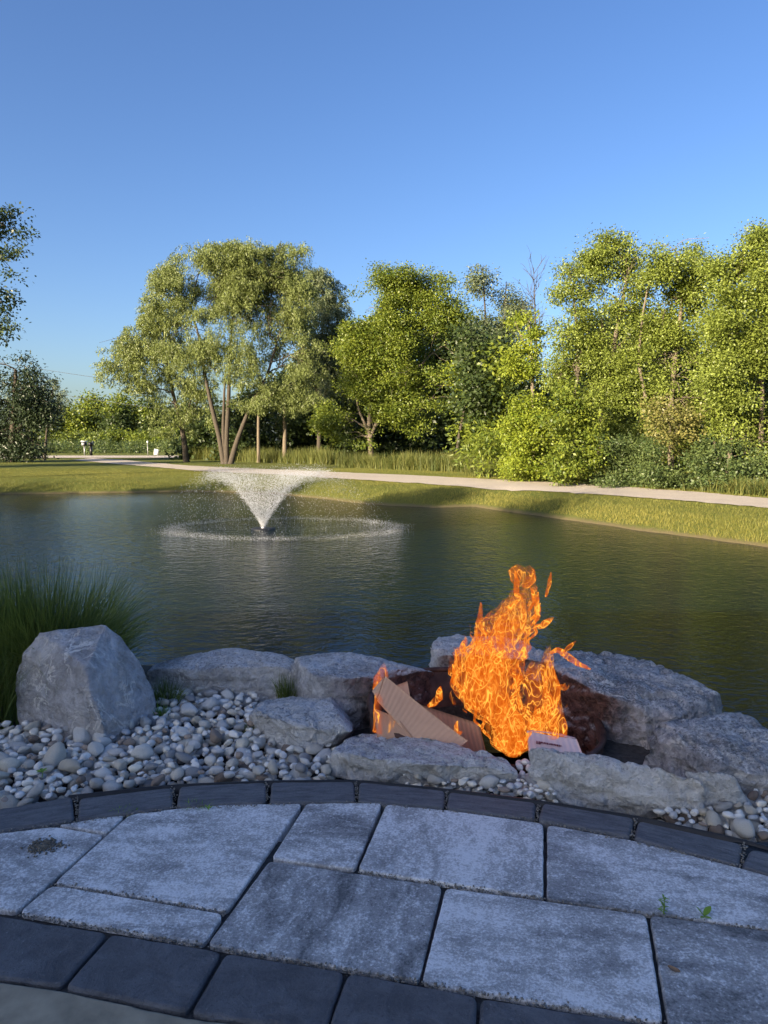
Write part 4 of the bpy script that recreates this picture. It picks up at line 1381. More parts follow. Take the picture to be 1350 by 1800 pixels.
def limb(a, b, r0, r1, rs, wob=.12, n=9, up=.25):
    t = np.linspace(0, 1, n)[:, None]
    L = np.linalg.norm(b - a)
    C = a + (b - a) * t + np.array([0, 0, 1]) * (np.sin(t * math.pi) * L * up * .4)
    C = C + np.sin(t * math.pi) * (rs.normal(0, wob, (1, 3)) * L * .3) + np.sin(t * 2 * math.pi) * rs.normal(0, wob, (1, 3)) * L * .15
    return C, r0 + (r1 - r0) * t[:, 0] ** .8


def tree(name, label, lobes, Y, trunks, leafmat, bark, style='broad', leaf=(.13, .075), cover=3.0, seed=1, twigs=5, csize=.32, dep=.85, cat='tree', group=None, base=None, limb_r=.05):
    """trunks: list of ([(px,py), ...], radius at foot, radius at top)"""
    rs = np.random.default_rng(seed + 100)
    if trunks:
        x0, y0 = trunks[0][0][0]
        foot = Q(x0, y0, Y)
    else:
        foot = Q(base[0], base[1], Y)
    foot[2] = float(ground_z(np.array([foot[0]]), np.array([Y]))[0])
    root = thing(name, label, cat, foot, group)
    V, Fq, T, C = crown_geo(lobes, Y, style, leaf, cover, seed, csize, dep, -.12 if style == 'willow' else -.07, Y > 20 and seed not in (51, 52))
    np_obj('crown', V, Fq, leafmat, root, attrs={'tint': T})
    wood = Acc()
    nodes = []
    for pts, r0, r1 in trunks:
        w = np.array([Q(p[0], p[1], Y + (p[2] if len(p) > 2 else 0)) for p in pts])
        if abs(w[0][2] - foot[2]) < 1.2: w[0][2] = foot[2] - .15
        m = 6 * (len(w) - 1) + 1
        t = np.linspace(0, len(w) - 1, m)
        c = np.stack([np.interp(t, np.arange(len(w)), w[:, k]) for k in range(3)], -1)
        for _ in range(3): c[1:-1] = (c[:-2] + 2 * c[1:-1] + c[2:]) / 4
        rad = r0 + (r1 - r0) * np.linspace(0, 1, m) ** .85
        rad[0] *= 1.35
        tv, tf = tube(c, rad, 10)
        tc = np.repeat(c, 10, 0)
        tv = tc + (tv - tc) * (1 + .12 * fbm(tv * np.array([4, 4, 1.2]) / max(r0, .05) * .12, 3, seed))[:, None]
        wood.add(tv, tf)
        nodes.append((c, rad))
    if nodes:
        cents = [Q(l[0], l[1], Y + (l[4] if len(l) > 4 else 0)) for l in lobes]
        allc = np.concatenate([n[0][len(n[0]) // 3:] for n in nodes]); allr = np.concatenate([n[1][len(n[1]) // 3:] for n in nodes])
        for ce, lb in zip(cents, lobes):
            if lb[2] < 20: continue
            d = np.linalg.norm(allc - ce, axis=1) + np.maximum(0, allc[:, 2] - ce[2] + .4) * 2.5
            j = int(np.argmin(d))
            c, rr = limb(allc[j], ce, min(allr[j] * .6, limb_r * 1.6), limb_r * .35, rs)
            tv, tf = tube(c, rr, 6); wood.add(tv, tf)
            for _ in range(twigs):
                k = rs.integers(3, len(c))
                e = C[rs.integers(len(C))] if rs.random() < .0 else ce + rs.normal(0, .6, 3) * np.array([lb[2], (lb[2] + lb[3]) / 2, lb[3]]) * Y / F
                c2, r2 = limb(c[k], e, rr[k] * .7, limb_r * .12, rs, .15, 7)
                tv, tf = tube(c2, r2, 5); wood.add(tv, tf)
        wood.obj('trunk', bark, root, smooth=True)
    return root


tree('willow', 'big broad willow with several trunks and drooping grey-green foliage behind the fountain',
     [(420, 490, 60, 45), (350, 480, 52, 42), (300, 520, 42, 42), (482, 495, 48, 50), (400, 560, 75, 50), (330, 570, 58, 45), (470, 585, 58, 55), (522, 545, 36, 55), (385, 450, 42, 22), (432, 440, 32, 20), (500, 462, 36, 28),
      (288, 486, 20, 22), (340, 620, 45, 35), (430, 640, 50, 35), (500, 640, 50, 40), (543, 625, 30, 45), (460, 690, 40, 25), (520, 690, 40, 25), (270, 540, 25, 22), (380, 520, 60, 45), (450, 530, 55, 45)], 46,
     [([(394, 816), (386, 770), (372, 715), (360, 660), (352, 600), (335, 540)], .19, .05), ([(398, 816), (398, 770), (402, 700), (404, 620), (412, 520)], .20, .05),
      ([(404, 816), (418, 770), (440, 715), (470, 660), (490, 590)], .20, .05), ([(396, 812), (392, 760), (394, 690), (398, 640)], .15, .04)], M['leaf_willow'], M['bark'], 'willow', (.17, .045), 5.0, 21, 6, limb_r=.09)
tree('leaning_tree', 'dark leaning tree with hanging foliage left of the willow trunks',
     [(250, 605, 42, 38), (212, 640, 34, 30), (292, 590, 45, 38), (190, 655, 16, 22), (332, 640, 42, 42), (262, 655, 44, 30), (300, 705, 44, 32), (345, 715, 32, 36), (285, 562, 32, 22), (225, 605, 26, 22), (245, 680, 20, 16), (310, 750, 36, 20), (355, 660, 26, 30)], 50,
     [([(328, 810), (324, 775), (316, 735), (306, 700), (296, 650), (288, 600)], .22, .05), ([(318, 745), (335, 710), (340, 660)], .1, .04)], M['leaf_willow'], M['bark'], 'willow', (.21, .055), 4.2, 22, 6, limb_r=.07)
tree('willow', 'taller bluish willow crown between the big willow and the maple',
     [(570, 510, 30, 32), (556, 565, 40, 42), (588, 560, 20, 42), (560, 635, 40, 50), (545, 492, 28, 20), (585, 620, 25, 45), (575, 690, 35, 35)], 54, [([(560, 806), (562, 740), (566, 650), (566, 560)], .2, .06)], M['leaf_silver'], M['bark'], 'willow', (.22, .055), 5, 23, 4)
tree('slim_tree', 'slim bare pale trunk standing closest to the willow trunks', [(460, 700, 22, 20), (450, 670, 20, 18)], 49, [([(455, 813), (454, 760), (455, 700), (458, 660)], .13, .06)], M['leaf_dark'], M['bark_pale'], 'broad', (.16, .09), 2.2, 24, 2)
tree('slim_tree', 'slim straight trunk in the dark gap between willow and maple', [(500, 720, 24, 22), (505, 685, 24, 22)], 48, [([(500, 815), (501, 765), (500, 710), (503, 660)], .17, .08)], M['leaf_dark'], M['bark_pale'], 'broad', (.16, .09), 2.2, 25, 2)
tree('maple', 'large rounded green maple with a pale trunk in the middle of the treeline',
     [(690, 505, 48, 30), (738, 500, 50, 26), (650, 540, 40, 38), (712, 560, 60, 42), (775, 550, 46, 46), (628, 600, 40, 42), (695, 625, 70, 42), (765, 620, 50, 46), (612, 655, 44, 34), (690, 685, 70, 36), (600, 735, 36, 26), (655, 735, 50, 28), (735, 725, 52, 36), (800, 600, 26, 60),
      (575, 745, 18, 16), (665, 485, 22, 16), (655, 575, 40, 30), (625, 770, 30, 14), (750, 680, 55, 30), (812, 680, 22, 34), (670, 600, 50, 35, -1.5), (720, 650, 50, 35, -1.5)], 41,
     [([(653, 822), (652, 790), (648, 755), (652, 700), (668, 630), (690, 560)], .19, .07), ([(650, 770), (668, 730), (700, 690), (740, 640)], .12, .05), ([(648, 760), (630, 720), (622, 670)], .09, .04)], M['leaf_maple'], M['bark_pale'], 'broad', (.125, .08), 6.5, 26, 5, .27)
tree('maple', 'smaller sunlit maple branch crown overhanging the dark gap right of the large maple',
     [(830, 665, 34, 24), (862, 668, 22, 22), (845, 695, 24, 18), (808, 655, 20, 16)], 37, [([(800, 826), (806, 770), (816, 720), (826, 690)], .1, .04)], M['leaf_bright'], M['bark'], 'broad', (.16, .10), 5, 27, 5, .25)
tree('poplar', 'dark grey-green poplar with bare tips behind the dead tree',
     [(850, 512, 20, 30), (888, 528, 26, 24), (845, 575, 34, 44), (898, 580, 28, 44), (868, 640, 42, 48), (840, 500, 10, 22), (915, 545, 14, 18)], 50, [([(868, 808), (866, 700), (856, 600), (848, 470)], .2, .03), ([(868, 700), (884, 600), (890, 495)], .1, .03)], M['leaf_silver'], M['bark'], 'broad', (.18, .09), 5, 28, 4, .32)
tree('slim_tree', 'crooked sunlit tree with sparse yellow-green tufts in front of the dark gap',
     [(930, 572, 22, 24), (905, 562, 16, 10), (938, 640, 24, 22), (922, 606, 14, 12), (915, 650, 18, 16), (945, 590, 12, 18), (900, 640, 16, 12)], 31, [([(938, 840), (938, 760), (936, 690), (935, 620), (930, 560)], .12, .05), ([(936, 640), (920, 600), (905, 565)], .05, .02)], M['leaf_bright'], M['bark_pale'], 'broad', (.12, .08), 5, 29, 4, .18)


# dead tree: bare forked branches
def dead_tree():
    Y = 36
    rs = np.random.default_rng(5)
    foot = Q(952, 836, Y); foot[2] = LAWN_Z
    root = thing('dead_tree', 'bare leafless dead tree with fine branches against the sky', 'tree', foot)
    tr = Acc(); br = Acc()
    C = np.array([Q(952, 836, Y), Q(948, 740, Y), Q(944, 640, Y), Q(941, 560, Y), Q(938, 470, Y)])
    t = np.linspace(0, 4, 33)
    c = np.stack([np.interp(t, np.arange(5), C[:, k]) for k in range(3)], -1)
    V, Fq = tube(c, np.linspace(.10, .010, 33), 8); tr.add(V, Fq)
    tr.obj('trunk', M['bark'], root, smooth=True)
    for i in range(15, 32):
        for _ in range(2):
            a = rs.uniform(0, 6.28); L = rs.uniform(.5, 1.9) * (1.15 - (i - 15) / 26)
            e = c[i] + np.array([math.cos(a) * L * .75, math.sin(a) * L * .5, L * .75])
            b, r = limb(c[i], e, .022, .006, rs, .1, 8, .2)
            V, Fq = tube(b, r * .7, 5); br.add(V, Fq)
            for _ in range(3):
                j = rs.integers(2, 7)
                e2 = b[j] + rs.normal(0, .22, 3) + np.array([0, 0, .35]) + (e - c[i]) * .15
                b2, r2 = limb(b[j], e2, .010, .004, rs, .1, 5, .2)
                V, Fq = tube(b2, r2, 4); br.add(V, Fq)
    br.obj('branches', M['bark'], root)


dead_tree()
PL = (.088, .058)
tree('poplar', 'thin sparse sunlit tree with sky showing through, next to the dead tree',
     [(1000, 478, 22, 16), (985, 520, 18, 10), (985, 660, 26, 30), (1024, 510, 20, 22), (992, 585, 22, 24), (1008, 640, 26, 26), (1025, 570, 20, 30), (975, 600, 12, 14), (1015, 545, 14, 12), (995, 505, 14, 12)], 27,
     [([(1008, 852), (1010, 770), (1012, 690), (1016, 600), (1006, 500)], .10, .03), ([(1010, 700), (1022, 620), (1028, 540)], .06, .02)], M['leaf_poplar'], M['bark_pale'], 'broad', PL, 5.0, 31, 5, .19)
tree('poplar', 'tall sunlit tree with a long pale leaning trunk and a round flat-topped crown',
     [(1078, 440, 38, 20), (1055, 468, 28, 28), (1102, 475, 26, 34), (1070, 515, 36, 30), (1108, 540, 24, 30), (1060, 575, 32, 34), (1098, 600, 30, 34), (1068, 640, 36, 26), (1045, 455, 16, 16), (1040, 610, 20, 30), (1085, 690, 40, 34), (1050, 700, 24, 24), (1100, 740, 34, 28), (1060, 755, 30, 24), (1120, 690, 24, 30), (1125, 500, 14, 30)], 27,
     [([(1050, 856), (1056, 760), (1070, 670), (1082, 590), (1096, 520), (1106, 470)], .13, .04), ([(1062, 720), (1062, 640), (1058, 560)], .07, .03)], M['leaf_poplar'], M['bark_pale'], 'broad', PL, 7, 32, 5, .21)
tree('poplar', 'tall sunlit tree with straight pale trunk and square-topped crown behind the brown shrub',
     [(1186, 438, 40, 20), (1162, 470, 26, 34), (1212, 475, 26, 40), (1180, 520, 36, 34), (1222, 550, 18, 34), (1160, 575, 30, 34), (1200, 600, 34, 36), (1155, 630, 30, 30), (1190, 660, 36, 30), (1225, 630, 20, 34), (1150, 690, 30, 30), (1210, 705, 30, 26), (1150, 745, 30, 26), (1215, 760, 32, 28), (1235, 700, 24, 34), (1180, 620, 40, 40), (1236, 500, 12, 30), (1140, 560, 18, 40)], 26,
     [([(1180, 858), (1178, 760), (1182, 680), (1190, 600), (1198, 540), (1200, 480)], .12, .04), ([(1135, 700), (1122, 640), (1128, 560), (1140, 500)], .06, .03)], M['leaf_poplar'], M['bark_pale'], 'broad', PL, 7, 33, 5, .21)
tree('poplar', 'tallest sunlit tree at the frame side with several pale stems',
     [(1292, 470, 34, 28), (1328, 440, 28, 34), (1345, 415, 18, 20), (1300, 530, 38, 36), (1345, 520, 34, 46), (1278, 585, 26, 40), (1320, 600, 36, 40), (1360, 600, 30, 50), (1285, 650, 30, 34), (1335, 670, 34, 36), (1272, 500, 18, 26), (1380, 480, 40, 60), (1290, 720, 30, 34), (1345, 740, 36, 34), (1255, 640, 24, 40), (1260, 730, 26, 34), (1310, 770, 32, 26), (1300, 640, 40, 40), (1258, 560, 16, 30), (1345, 790, 34, 24)], 24,
     [([(1278, 862), (1284, 780), (1292, 700), (1296, 600), (1300, 500)], .10, .03), ([(1335, 866), (1338, 780), (1340, 690), (1338, 580), (1334, 480)], .11, .03), ([(1250, 858), (1256, 780), (1258, 720)], .05, .03)], M['leaf_poplar'], M['bark_pale'], 'broad', PL, 7, 34, 5, .20)
tree('poplar', 'sunlit tree mostly outside the frame past the tallest one',
     [(1440, 470, 50, 60), (1430, 580, 50, 60), (1450, 680, 60, 60), (1400, 760, 40, 50)], 22, [([(1430, 875), (1432, 760), (1436, 600), (1440, 500)], .12, .04)], M['leaf_poplar'], M['bark_pale'], 'broad', PL, 5, 35, 4, .22)
# shrubs in front of the right-hand trees
SH = 'shrubs along the drive'
tree('shrub', 'yellow-green bush at the start of the sunlit shrubs beside the dark gap', [(920, 722, 30, 30), (908, 785, 28, 36), (948, 795, 32, 36), (930, 755, 32, 30), (895, 755, 14, 22), (955, 735, 24, 28), (925, 828, 34, 18)], 26, [], M['leaf_bright'], M['bark'], 'broad', (.10, .065), 6, 41, 0, .17, .9, 'shrub', SH, (920, 845))
tree('shrub', 'bright green leafy tall bush under the thin sparse tree', [(1000, 705, 28, 36), (1010, 770, 36, 36), (985, 815, 30, 28), (1035, 800, 28, 34), (1015, 838, 34, 16), (975, 760, 22, 26), (1020, 730, 24, 26)], 24, [], M['leaf_maple'], M['bark'], 'broad', (.11, .075), 6, 42, 0, .17, .9, 'shrub', SH, (1005, 852))
tree('shrub', 'dark blue-green mound of bush under the leaning pale trunk', [(1085, 795, 34, 34), (1070, 835, 26, 18), (1115, 815, 34, 30), (1100, 845, 36, 14), (1130, 790, 22, 20)], 23.5, [], M['leaf_shrub'], M['bark'], 'broad', (.085, .05), 6, 43, 0, .17, .9, 'shrub', SH, (1095, 858))
tree('shrub', 'dark blue-green mound of bush beneath the brown shrub', [(1165, 815, 34, 30), (1200, 830, 28, 26), (1150, 842, 30, 16), (1190, 852, 34, 12)], 22.5, [], M['leaf_shrub'], M['bark'], 'broad', (.085, .05), 6, 44, 0, .17, .9, 'shrub', SH, (1175, 862))
tree('shrub', 'brownish-yellow thin shrub in front of the straight pale trunk', [(1170, 715, 22, 22), (1190, 755, 34, 28), (1160, 765, 24, 22), (1205, 725, 18, 18), (1175, 790, 24, 16)], 24, [([(1180, 855), (1180, 800), (1178, 750)], .04, .02)], M['leaf_brown'], M['bark'], 'broad', (.10, .07), 2.0, 45, 4, .20, .9, 'shrub', SH)
tree('shrub', 'grey-green mixed bush under the tallest tree', [(1250, 800, 26, 34), (1285, 815, 30, 34), (1262, 845, 30, 16), (1320, 805, 28, 34), (1345, 835, 32, 24), (1300, 848, 30, 14)], 21.5, [], M['leaf_shrub'], M['bark'], 'broad', (.09, .06), 6, 46, 0, .17, .9, 'shrub', SH, (1290, 866))
tree('shrub', 'feathery green sumac at the shady edge before the dark gap', [(855, 775, 22, 12), (868, 800, 22, 18), (840, 800, 14, 14), (880, 785, 16, 12)], 28, [], M['leaf_maple'], M['bark'], 'broad', (.22, .06), 2.0, 47, 0, .26, .9, 'shrub', SH, (865, 835))
# left-hand trees
tree('tall_tree', 'dark tall tree at the frame edge with leafy branches against the sky',
     [(8, 395, 22, 26), (40, 415, 16, 12), (12, 370, 16, 14), (8, 455, 22, 22), (26, 488, 16, 14), (2, 530, 26, 24), (-30, 440, 40, 90), (18, 572, 12, 16), (-5, 590, 22, 26), (30, 440, 14, 10), (-40, 560, 40, 70), (-40, 360, 40, 50), (-60, 650, 50, 60)], 28,
     [([(-80, 838), (-78, 720), (-70, 580), (-55, 450), (-40, 360)], .25, .07)], M['leaf_dark'], M['bark'], 'broad', (.13, .085), 3, 51, 5, .2)
tree('dark_tree', 'dense dark evergreen-like tree beside the lawn at the frame edge',
     [(25, 650, 40, 26), (-10, 640, 36, 36), (55, 675, 34, 26), (15, 715, 52, 36), (65, 715, 36, 30), (30, 765, 52, 34), (75, 745, 32, 30), (-20, 770, 50, 34), (10, 795, 60, 16), (-50, 700, 40, 60), (60, 785, 32, 18)], 50,
     [([(20, 808), (22, 760), (26, 700), (28, 650)], .3, .1)], M['leaf_spruce_shade'], M['bark'], 'spruce', (.22, .10), 6, 52, 4, .36)
tree('dark_tree', 'thin airy tree with pale feathery leaves at the side of the dark evergreen',
     [(96, 690, 12, 18), (84, 712, 18, 16), (100, 722, 9, 10), (88, 675, 9, 10)], 56, [([(78, 806), (82, 760), (88, 710), (95, 675)], .12, .03)], M['leaf_silver'], M['bark'], 'willow', (.18, .05), 1.8, 53, 5)


# ------------------------------------------------------------------ woods that read as one mass, and the far meadow
def woods():
    rs = np.random.default_rng(77)
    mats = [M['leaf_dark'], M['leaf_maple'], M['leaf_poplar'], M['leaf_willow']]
    VV, FF, TT, MM, nv = [], [], [], [], 0
    def put(lobes, Y, leaf, cover, mi, seed, style='broad', cs=.5, dep=.8):
        nonlocal nv
        V, Fq, T, _ = crown_geo(lobes, Y, style, leaf, cover, seed, cs, dep)
        VV.append(V); FF.append(Fq + nv); TT.append(T); MM.append(np.full(len(Fq), mi)); nv += len(V)
    tx = [330, 440, 560, 620, 700, 820, 870, 935, 1000, 1060, 1120, 1180, 1240, 1290, 1400]
    ty = [745, 700, 610, 580, 580, 560, 590, 690, 650, 540, 560, 540, 640, 560, 520]
    # dark fill behind the middle trees, shade put into its leaf colour
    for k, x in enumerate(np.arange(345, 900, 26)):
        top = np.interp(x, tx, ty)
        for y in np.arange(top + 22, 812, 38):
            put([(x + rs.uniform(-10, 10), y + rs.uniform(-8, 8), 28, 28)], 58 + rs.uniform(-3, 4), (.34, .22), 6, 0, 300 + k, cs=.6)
    # behind the right-hand trees
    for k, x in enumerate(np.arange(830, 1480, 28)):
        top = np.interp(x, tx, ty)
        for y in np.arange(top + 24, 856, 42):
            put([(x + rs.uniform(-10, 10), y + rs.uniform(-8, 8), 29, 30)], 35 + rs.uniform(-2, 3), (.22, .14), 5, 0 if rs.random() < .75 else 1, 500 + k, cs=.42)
    # far wood to the left
    for k, x in enumerate(np.arange(70, 350, 13)):
        top = 712 + 14 * math.sin(x * .11) - 14 * math.exp(-((x - 175) / 45) ** 2) + rs.uniform(-7, 7)
        if x < 120: top += 14
        Y = 130 + rs.uniform(-8, 8)
        for y in np.arange(top + 12, 792, 20):
            put([(x + rs.uniform(-5, 5), y, 13, 15)], Y, (.50, .32), 6, 0 if rs.random() < .55 else 1, 700 + k, cs=.9)
    for k, x in enumerate(np.arange(110, 370, 10)):
        top = 757 + rs.uniform(-5, 8)
        put([(x, top + 9, 10, 10)], 105 + rs.uniform(-4, 4), (.36, .22), 6, 1 if rs.random() < .7 else 3, 800 + k, cs=.55)
    o = np_obj('woods', np.concatenate(VV), np.concatenate(FF), mats, fmat=np.concatenate(MM), attrs={'tint': np.concatenate(TT)})
    tag(o, 'dense woods behind the separate trees and across the road', 'woods', kind='stuff')
    # weedy meadow across the road
    VV, FF, TT, nv = [], [], [], 0
    for k, x in enumerate(np.arange(38, 330, 9)):
        for (y, ry, Y) in ((793, 8, 82), (786, 6, 90), (780, 5, 97)):
            if x > 255 and y > 790: continue
            V, Fq, T, _ = crown_geo([(x + rs.uniform(-4, 4), y + rs.uniform(-2, 2) - (5 if 25 < x < 125 and y > 790 else 0), 8, ry)], Y, 'broad', (.34, .12), 3.0, 900 + k, .4)
            VV.append(V); FF.append(Fq + nv); TT.append(T); nv += len(V)
    o = np_obj('meadow_weeds', np.concatenate(VV), np.concatenate(FF), M['leaf_shrub'], attrs={'tint': np.concatenate(TT)})
    tag(o, 'weedy green meadow growth along the far side of the road', 'meadow', kind='stuff')


woods()

# ------------------------------------------------------------------ mailboxes, sign, marker, power lines
for px, sc, lb in (((149, 802), 1.05, 'dark mailbox on a thin pole beside the far road, the pale topped one'), ((160.5, 803), 1.0, 'black mailbox on a thick black post beside the far road')):
    c = P(px[0], px[1], LAWN_Z); Y = 70.0
    c = Q(px[0], px[1], Y); c[2] = float(ground_z(np.array([c[0]]), np.array([Y]))[0])
    mb = thing('mailbox', lb, 'mailbox', c)
    thick = .05 if sc > 1 else .10
    V = boxv(-thick, thick, -thick, thick, -.05, .95) + c
    np_obj('post', V, BOXF, M['steel'] if sc > 1 else M['black'], mb)
    hw, L = .17, .28
    a = np.linspace(0, math.pi, 10)
    prof = np.array([[-hw, 0]] + [[-hw * math.cos(q), .20 + hw * math.sin(q)] for q in a] + [[hw, 0]])
    n = len(prof)
    V = np.concatenate([np.c_[prof[:, 0], np.full(n, s * L), prof[:, 1] + .95] for s in (-1, 1)]) + c
    k = np.arange(n); k2 = (k + 1) % n
    me_f = [np.stack([k, k2, k2 + n, k + n], -1), np.array([list(range(n))[::-1]]), np.array([list(range(n, 2 * n))])]
    np_obj('box', V, me_f, M['black'], mb)
    np_obj('door', boxv(-hw * .9, hw * .9, -L - .02, -L - .003, .97, 1.25) + c, BOXF, M['steel'] if sc > 1 else M['black'], mb)
    np_obj('flag', boxv(hw + .002, hw + .02, -.1, .1, 1.2, 1.42) + c, BOXF, M['steel'], mb)
    if sc > 1:
        np_obj('lid', boxv(-.2, .2, -.3, .3, 1.33, 1.42) + c, BOXF, M['white'], mb)
Y = 68.0
c = Q(274, 802, Y); c[2] = float(ground_z(np.array([c[0]]), np.array([Y]))[0])
sg = thing('yard_sign', 'small white yard sign leaning beside the far road', 'sign', c)
V = boxv(-.20, .20, -.015, .015, .14, .66) @ np.array(Matrix.Rotation(.12, 3, 'Y')).T
np_obj('board', V + c, BOXF, M['white'], sg)
for s in (-.14, .14):
    np_obj('leg', boxv(s - .012, s + .012, .016, .035, -.1, .3) + c, BOXF, M['steel'], sg)
c = Q(260, 802, Y); c[2] = float(ground_z(np.array([c[0]]), np.array([Y]))[0])
mk = thing('marker_post', 'thin pale marker post standing beside the white yard sign', 'post', c)
np_obj('post', boxv(-.025, .025, -.02, .02, -.1, 1.25) + c, BOXF, M['steel'], mk)
np_obj('cap', boxv(-.06, .06, -.03, .03, 1.252, 1.42) + c, BOXF, M['white'], mk)
wiremat = simple('wire', (.05, .05, .055), .5, 5, .1, .001)
for (a, b, lb) in (((-60, 626), (260, 676), 'thin power line crossing the sky high between the left trees'), ((-20, 672), (300, 721), 'thin power line crossing the sky low above the far woods')):
    A, B = Q(*a, 85), Q(*b, 85)
    t = np.linspace(0, 1, 30)[:, None]
    c = A + (B - A) * t - np.array([0, 0, 1]) * (np.sin(t * math.pi) * .15)
    V, Fq = tube(c, .022, 6)
    tag(np_obj('power_line', V, Fq, wiremat), lb, 'power line', 'power lines')


# ------------------------------------------------------------------ fountain
def fountain():
    rs = np.random.default_rng(4)
    c = np.array([FOUNT[0], FOUNT[1], WATER_Z])
    root = thing('fountain', 'floating pond fountain throwing a wide white cone of spray', 'fountain', c)
    V, Fq = [], []
    n = 40; ang = np.linspace(0, 2 * math.pi, n, endpoint=False)
    prof = [(0.001, -.1), (.24, -.1), (.27, -.01), (.26, .02), (.12, .03), (.08, .025), (.001, .025)]
    V = np.concatenate([np.stack([r * np.cos(ang), r * np.sin(ang), np.full(n, z)], -1) for r, z in prof]) + c
    k = np.arange(n); k2 = (k + 1) % n
    Fq = np.concatenate([np.stack([i * n + k, i * n + k2, (i + 1) * n + k2, (i + 1) * n + k], -1) for i in range(len(prof) - 1)])
    np_obj('float', V, Fq, M['plastic'], root, smooth=True)
    V, Fq = tube(np.array([[0, 0, .0], [0, 0, .04], [0, 0, .06]]) + c, [.06, .05, .04], 16)
    np_obj('nozzle', V, Fq, M['steel'], root)
    t_ = NT('spray_water')
    d_ = t_.n('ShaderNodeBsdfPrincipled'); d_.inputs['Base Color'].default_value = (.86, .88, .91, 1); d_.inputs['Roughness'].default_value = .15
    tl = t_.n('ShaderNodeBsdfTranslucent'); tl.inputs[0].default_value = (.86, .88, .91, 1)
    m1 = t_.n('ShaderNodeMixShader'); m1.inputs[0].default_value = .4
    t_.l(d_.outputs[0], m1.inputs[1]); t_.l(tl.outputs[0], m1.inputs[2])
    tr = t_.n('ShaderNodeBsdfTransparent')
    mx = t_.n('ShaderNodeMixShader'); mx.inputs[0].default_value = .8
    t_.l(tr.outputs[0], mx.inputs[1]); t_.l(m1.outputs[0], mx.inputs[2]); t_.l(mx.outputs[0], t_.out.inputs[0])
    g, vz0, vr0, ax = 9.8, 4.72, 2.42, .75

    def drops(pos, vel, L, w):
        d = vel / (np.linalg.norm(vel, axis=1)[:, None] + 1e-9)
        ref = rs.normal(0, 1, d.shape); u = np.cross(d, ref); u /= np.linalg.norm(u, axis=1)[:, None] + 1e-9
        v = np.cross(d, u)
        l = L[:, None]; w = w[:, None]
        V = np.stack([pos - d * l / 2, pos + u * w, pos - u * w * .5 + v * w * .87, pos - u * w * .5 - v * w * .87, pos + d * l / 2], 1).reshape(-1, 3)
        b = np.arange(len(pos))[:, None, None] * 5
        T = np.array([[0, 2, 1], [0, 3, 2], [0, 1, 3], [4, 1, 2], [4, 2, 3], [4, 3, 1]])
        return V, (b + T[None]).reshape(-1, 3)

    # rising and falling sheet
    nA = 34000
    u = rs.random(nA)
    t = np.where(u < .8, rs.random(nA) ** .9 * .56, .5 + rs.random(nA) * .52)
    az = rs.uniform(0, 2 * math.pi, nA)
    k = rs.normal(1, .045, nA)
    vr, vz = vr0 * k * rs.normal(1, .05, nA) * np.where(rs.random(nA) < .35, rs.uniform(.3, 1, nA), 1), vz0 * (2 - k) ** .5 * rs.normal(1, .02, nA)
    r = .03 + vr * t
    p = np.stack([c[0] + r * np.cos(az) + .5 * ax * t * t, c[1] + r * np.sin(az) * .85, c[2] + .06 + vz * t - g / 2 * t * t], -1)
    p += rs.normal(0, 1, (nA, 3)) * (.012 + .05 * t)[:, None]
    v = np.stack([vr * np.cos(az) + ax * t, vr * np.sin(az) * .85, vz - g * t], -1)
    ok = p[:, 2] > WATER_Z + .01
    p, v, t = p[ok], v[ok], t[ok]
    L = rs.uniform(.010, .04, len(p)); w = np.clip(np.exp(rs.normal(math.log(.0021), .5, len(p))), .0012, .008) * (1 - .25 * t)
    V1, F1 = drops(p, v, L, w)
    o = np_obj('spray', V1, F1, t_.m, root); tag(o, kind='stuff')
    # splash crown where the water lands
    nB = 10000
    az = rs.uniform(0, 2 * math.pi, nB)
    R0 = 2.42 + rs.normal(0, .17, nB) + .06 * np.sin(az * 9)
    hh = np.abs(rs.normal(0, .035, nB))
    p = np.stack([c[0] + .46 + R0 * np.cos(az), c[1] + .1 + R0 * np.sin(az) * .78, WATER_Z + .004 + hh], -1)
    v = np.c_[rs.normal(0, .4, nB), rs.normal(0, .4, nB), np.ones(nB)]
    V2, F2 = drops(p, v, rs.uniform(.006, .022, nB), rs.uniform(.001, .0028, nB))
    o = np_obj('splash', V2, F2, t_.m, root); tag(o, kind='stuff')


fountain()

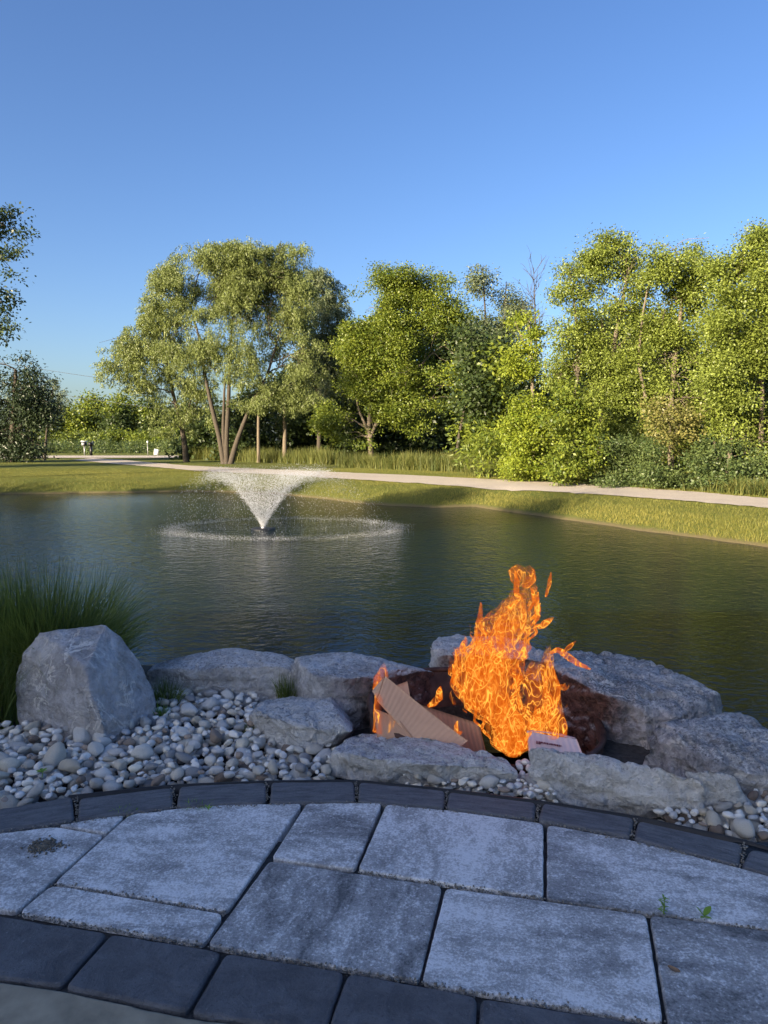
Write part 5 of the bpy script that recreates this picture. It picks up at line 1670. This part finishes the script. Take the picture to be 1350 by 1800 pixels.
# ------------------------------------------------------------------ house behind the camera and the trees beside it: they cast the shade
hs = thing('house', 'low house with pale siding standing behind the patio', 'house', (-13, -8, 0))
np_obj('wall', boxv(-21, -6.6, -13, -3.6, -.4, 3.9), BOXF, M['siding'], hs)
V = np.array([[-21.6, -13.6, 3.8], [-6.0, -13.6, 3.8], [-6.0, -3.0, 3.8], [-21.6, -3.0, 3.8], [-18, -8.3, 5.4], [-9.6, -8.3, 5.4]])
np_obj('roof', V, [np.array([[0, 1, 5, 4], [2, 3, 4, 5], [3, 2, 1, 0]]), np.array([[1, 2, 5], [3, 0, 4]])], M['roofing'], hs)
for x in (-18.5, -15.5, -9.5):
    w = np_obj('window', boxv(x - .8, x + .8, -3.59, -3.52, .9, 2.3), BOXF, M['white'], hs)
    np_obj('pane', boxv(x - .7, x + .7, -3.515, -3.50, 1.0, 2.2) - np.array(hs.location), BOXF, M['glass'], w)
np_obj('door', boxv(-13.2, -12.0, -3.59, -3.51, 0, 2.15), BOXF, M['glass'], hs)


def proj(p):
    d = np.array(p) - np.array([0, 0, CAMH])
    c, sn = math.cos(PITCH), math.sin(PITCH)
    z = d[1] * c - d[2] * sn
    return W / 2 + F * d[0] / z, H / 2 - F * (d[1] * sn + d[2] * c) / z


for k, (x, y, z0, z1, r, lb) in enumerate(((-23.6, 12.1, 2.0, 6.0, 2.4, 'round garden tree standing beyond the frame beside the pond'), (-29, 35, .5, 7.0, 3.4, 'bushy garden tree standing beyond the frame beside the dark evergreen'),
                                           (-20.0, 1.2, 5.0, 9.2, 1.8, 'tall garden tree standing beyond the frame at the house corner'), (-15, .8, 5.4, 8.4, 1.3, 'slender garden tree standing beyond the frame in front of the house'),
                                           (-27.6, 12.8, 1.6, 5.8, 2.4, 'low garden tree standing beyond the frame at the far pond end'), (-19.4, 11.2, 2.2, 6.0, 2.2, 'small garden tree standing beyond the frame nearest the pond water'))):
    k2 = F / y
    lob = []
    rs_ = np.random.default_rng(k)
    for j in range(7):
        px, py = proj((x + rs_.uniform(-.6, .6) * r, y, z0 + (z1 - z0) * rs_.uniform(.2, .8)))
        lob.append((px, py, r * .62 * k2, (z1 - z0) * .28 * k2, 0))
    f = proj((x, y, -.3)); tp = proj((x, y, (z0 + z1) / 2))
    tree('garden_tree', lb, lob, y, [([f, ((f[0] + tp[0]) / 2, (f[1] + tp[1]) / 2), tp], .2, .08)], M['leaf_maple'], M['bark'], 'broad', (.16, .10), 3.5, 60 + k, 2, .3)
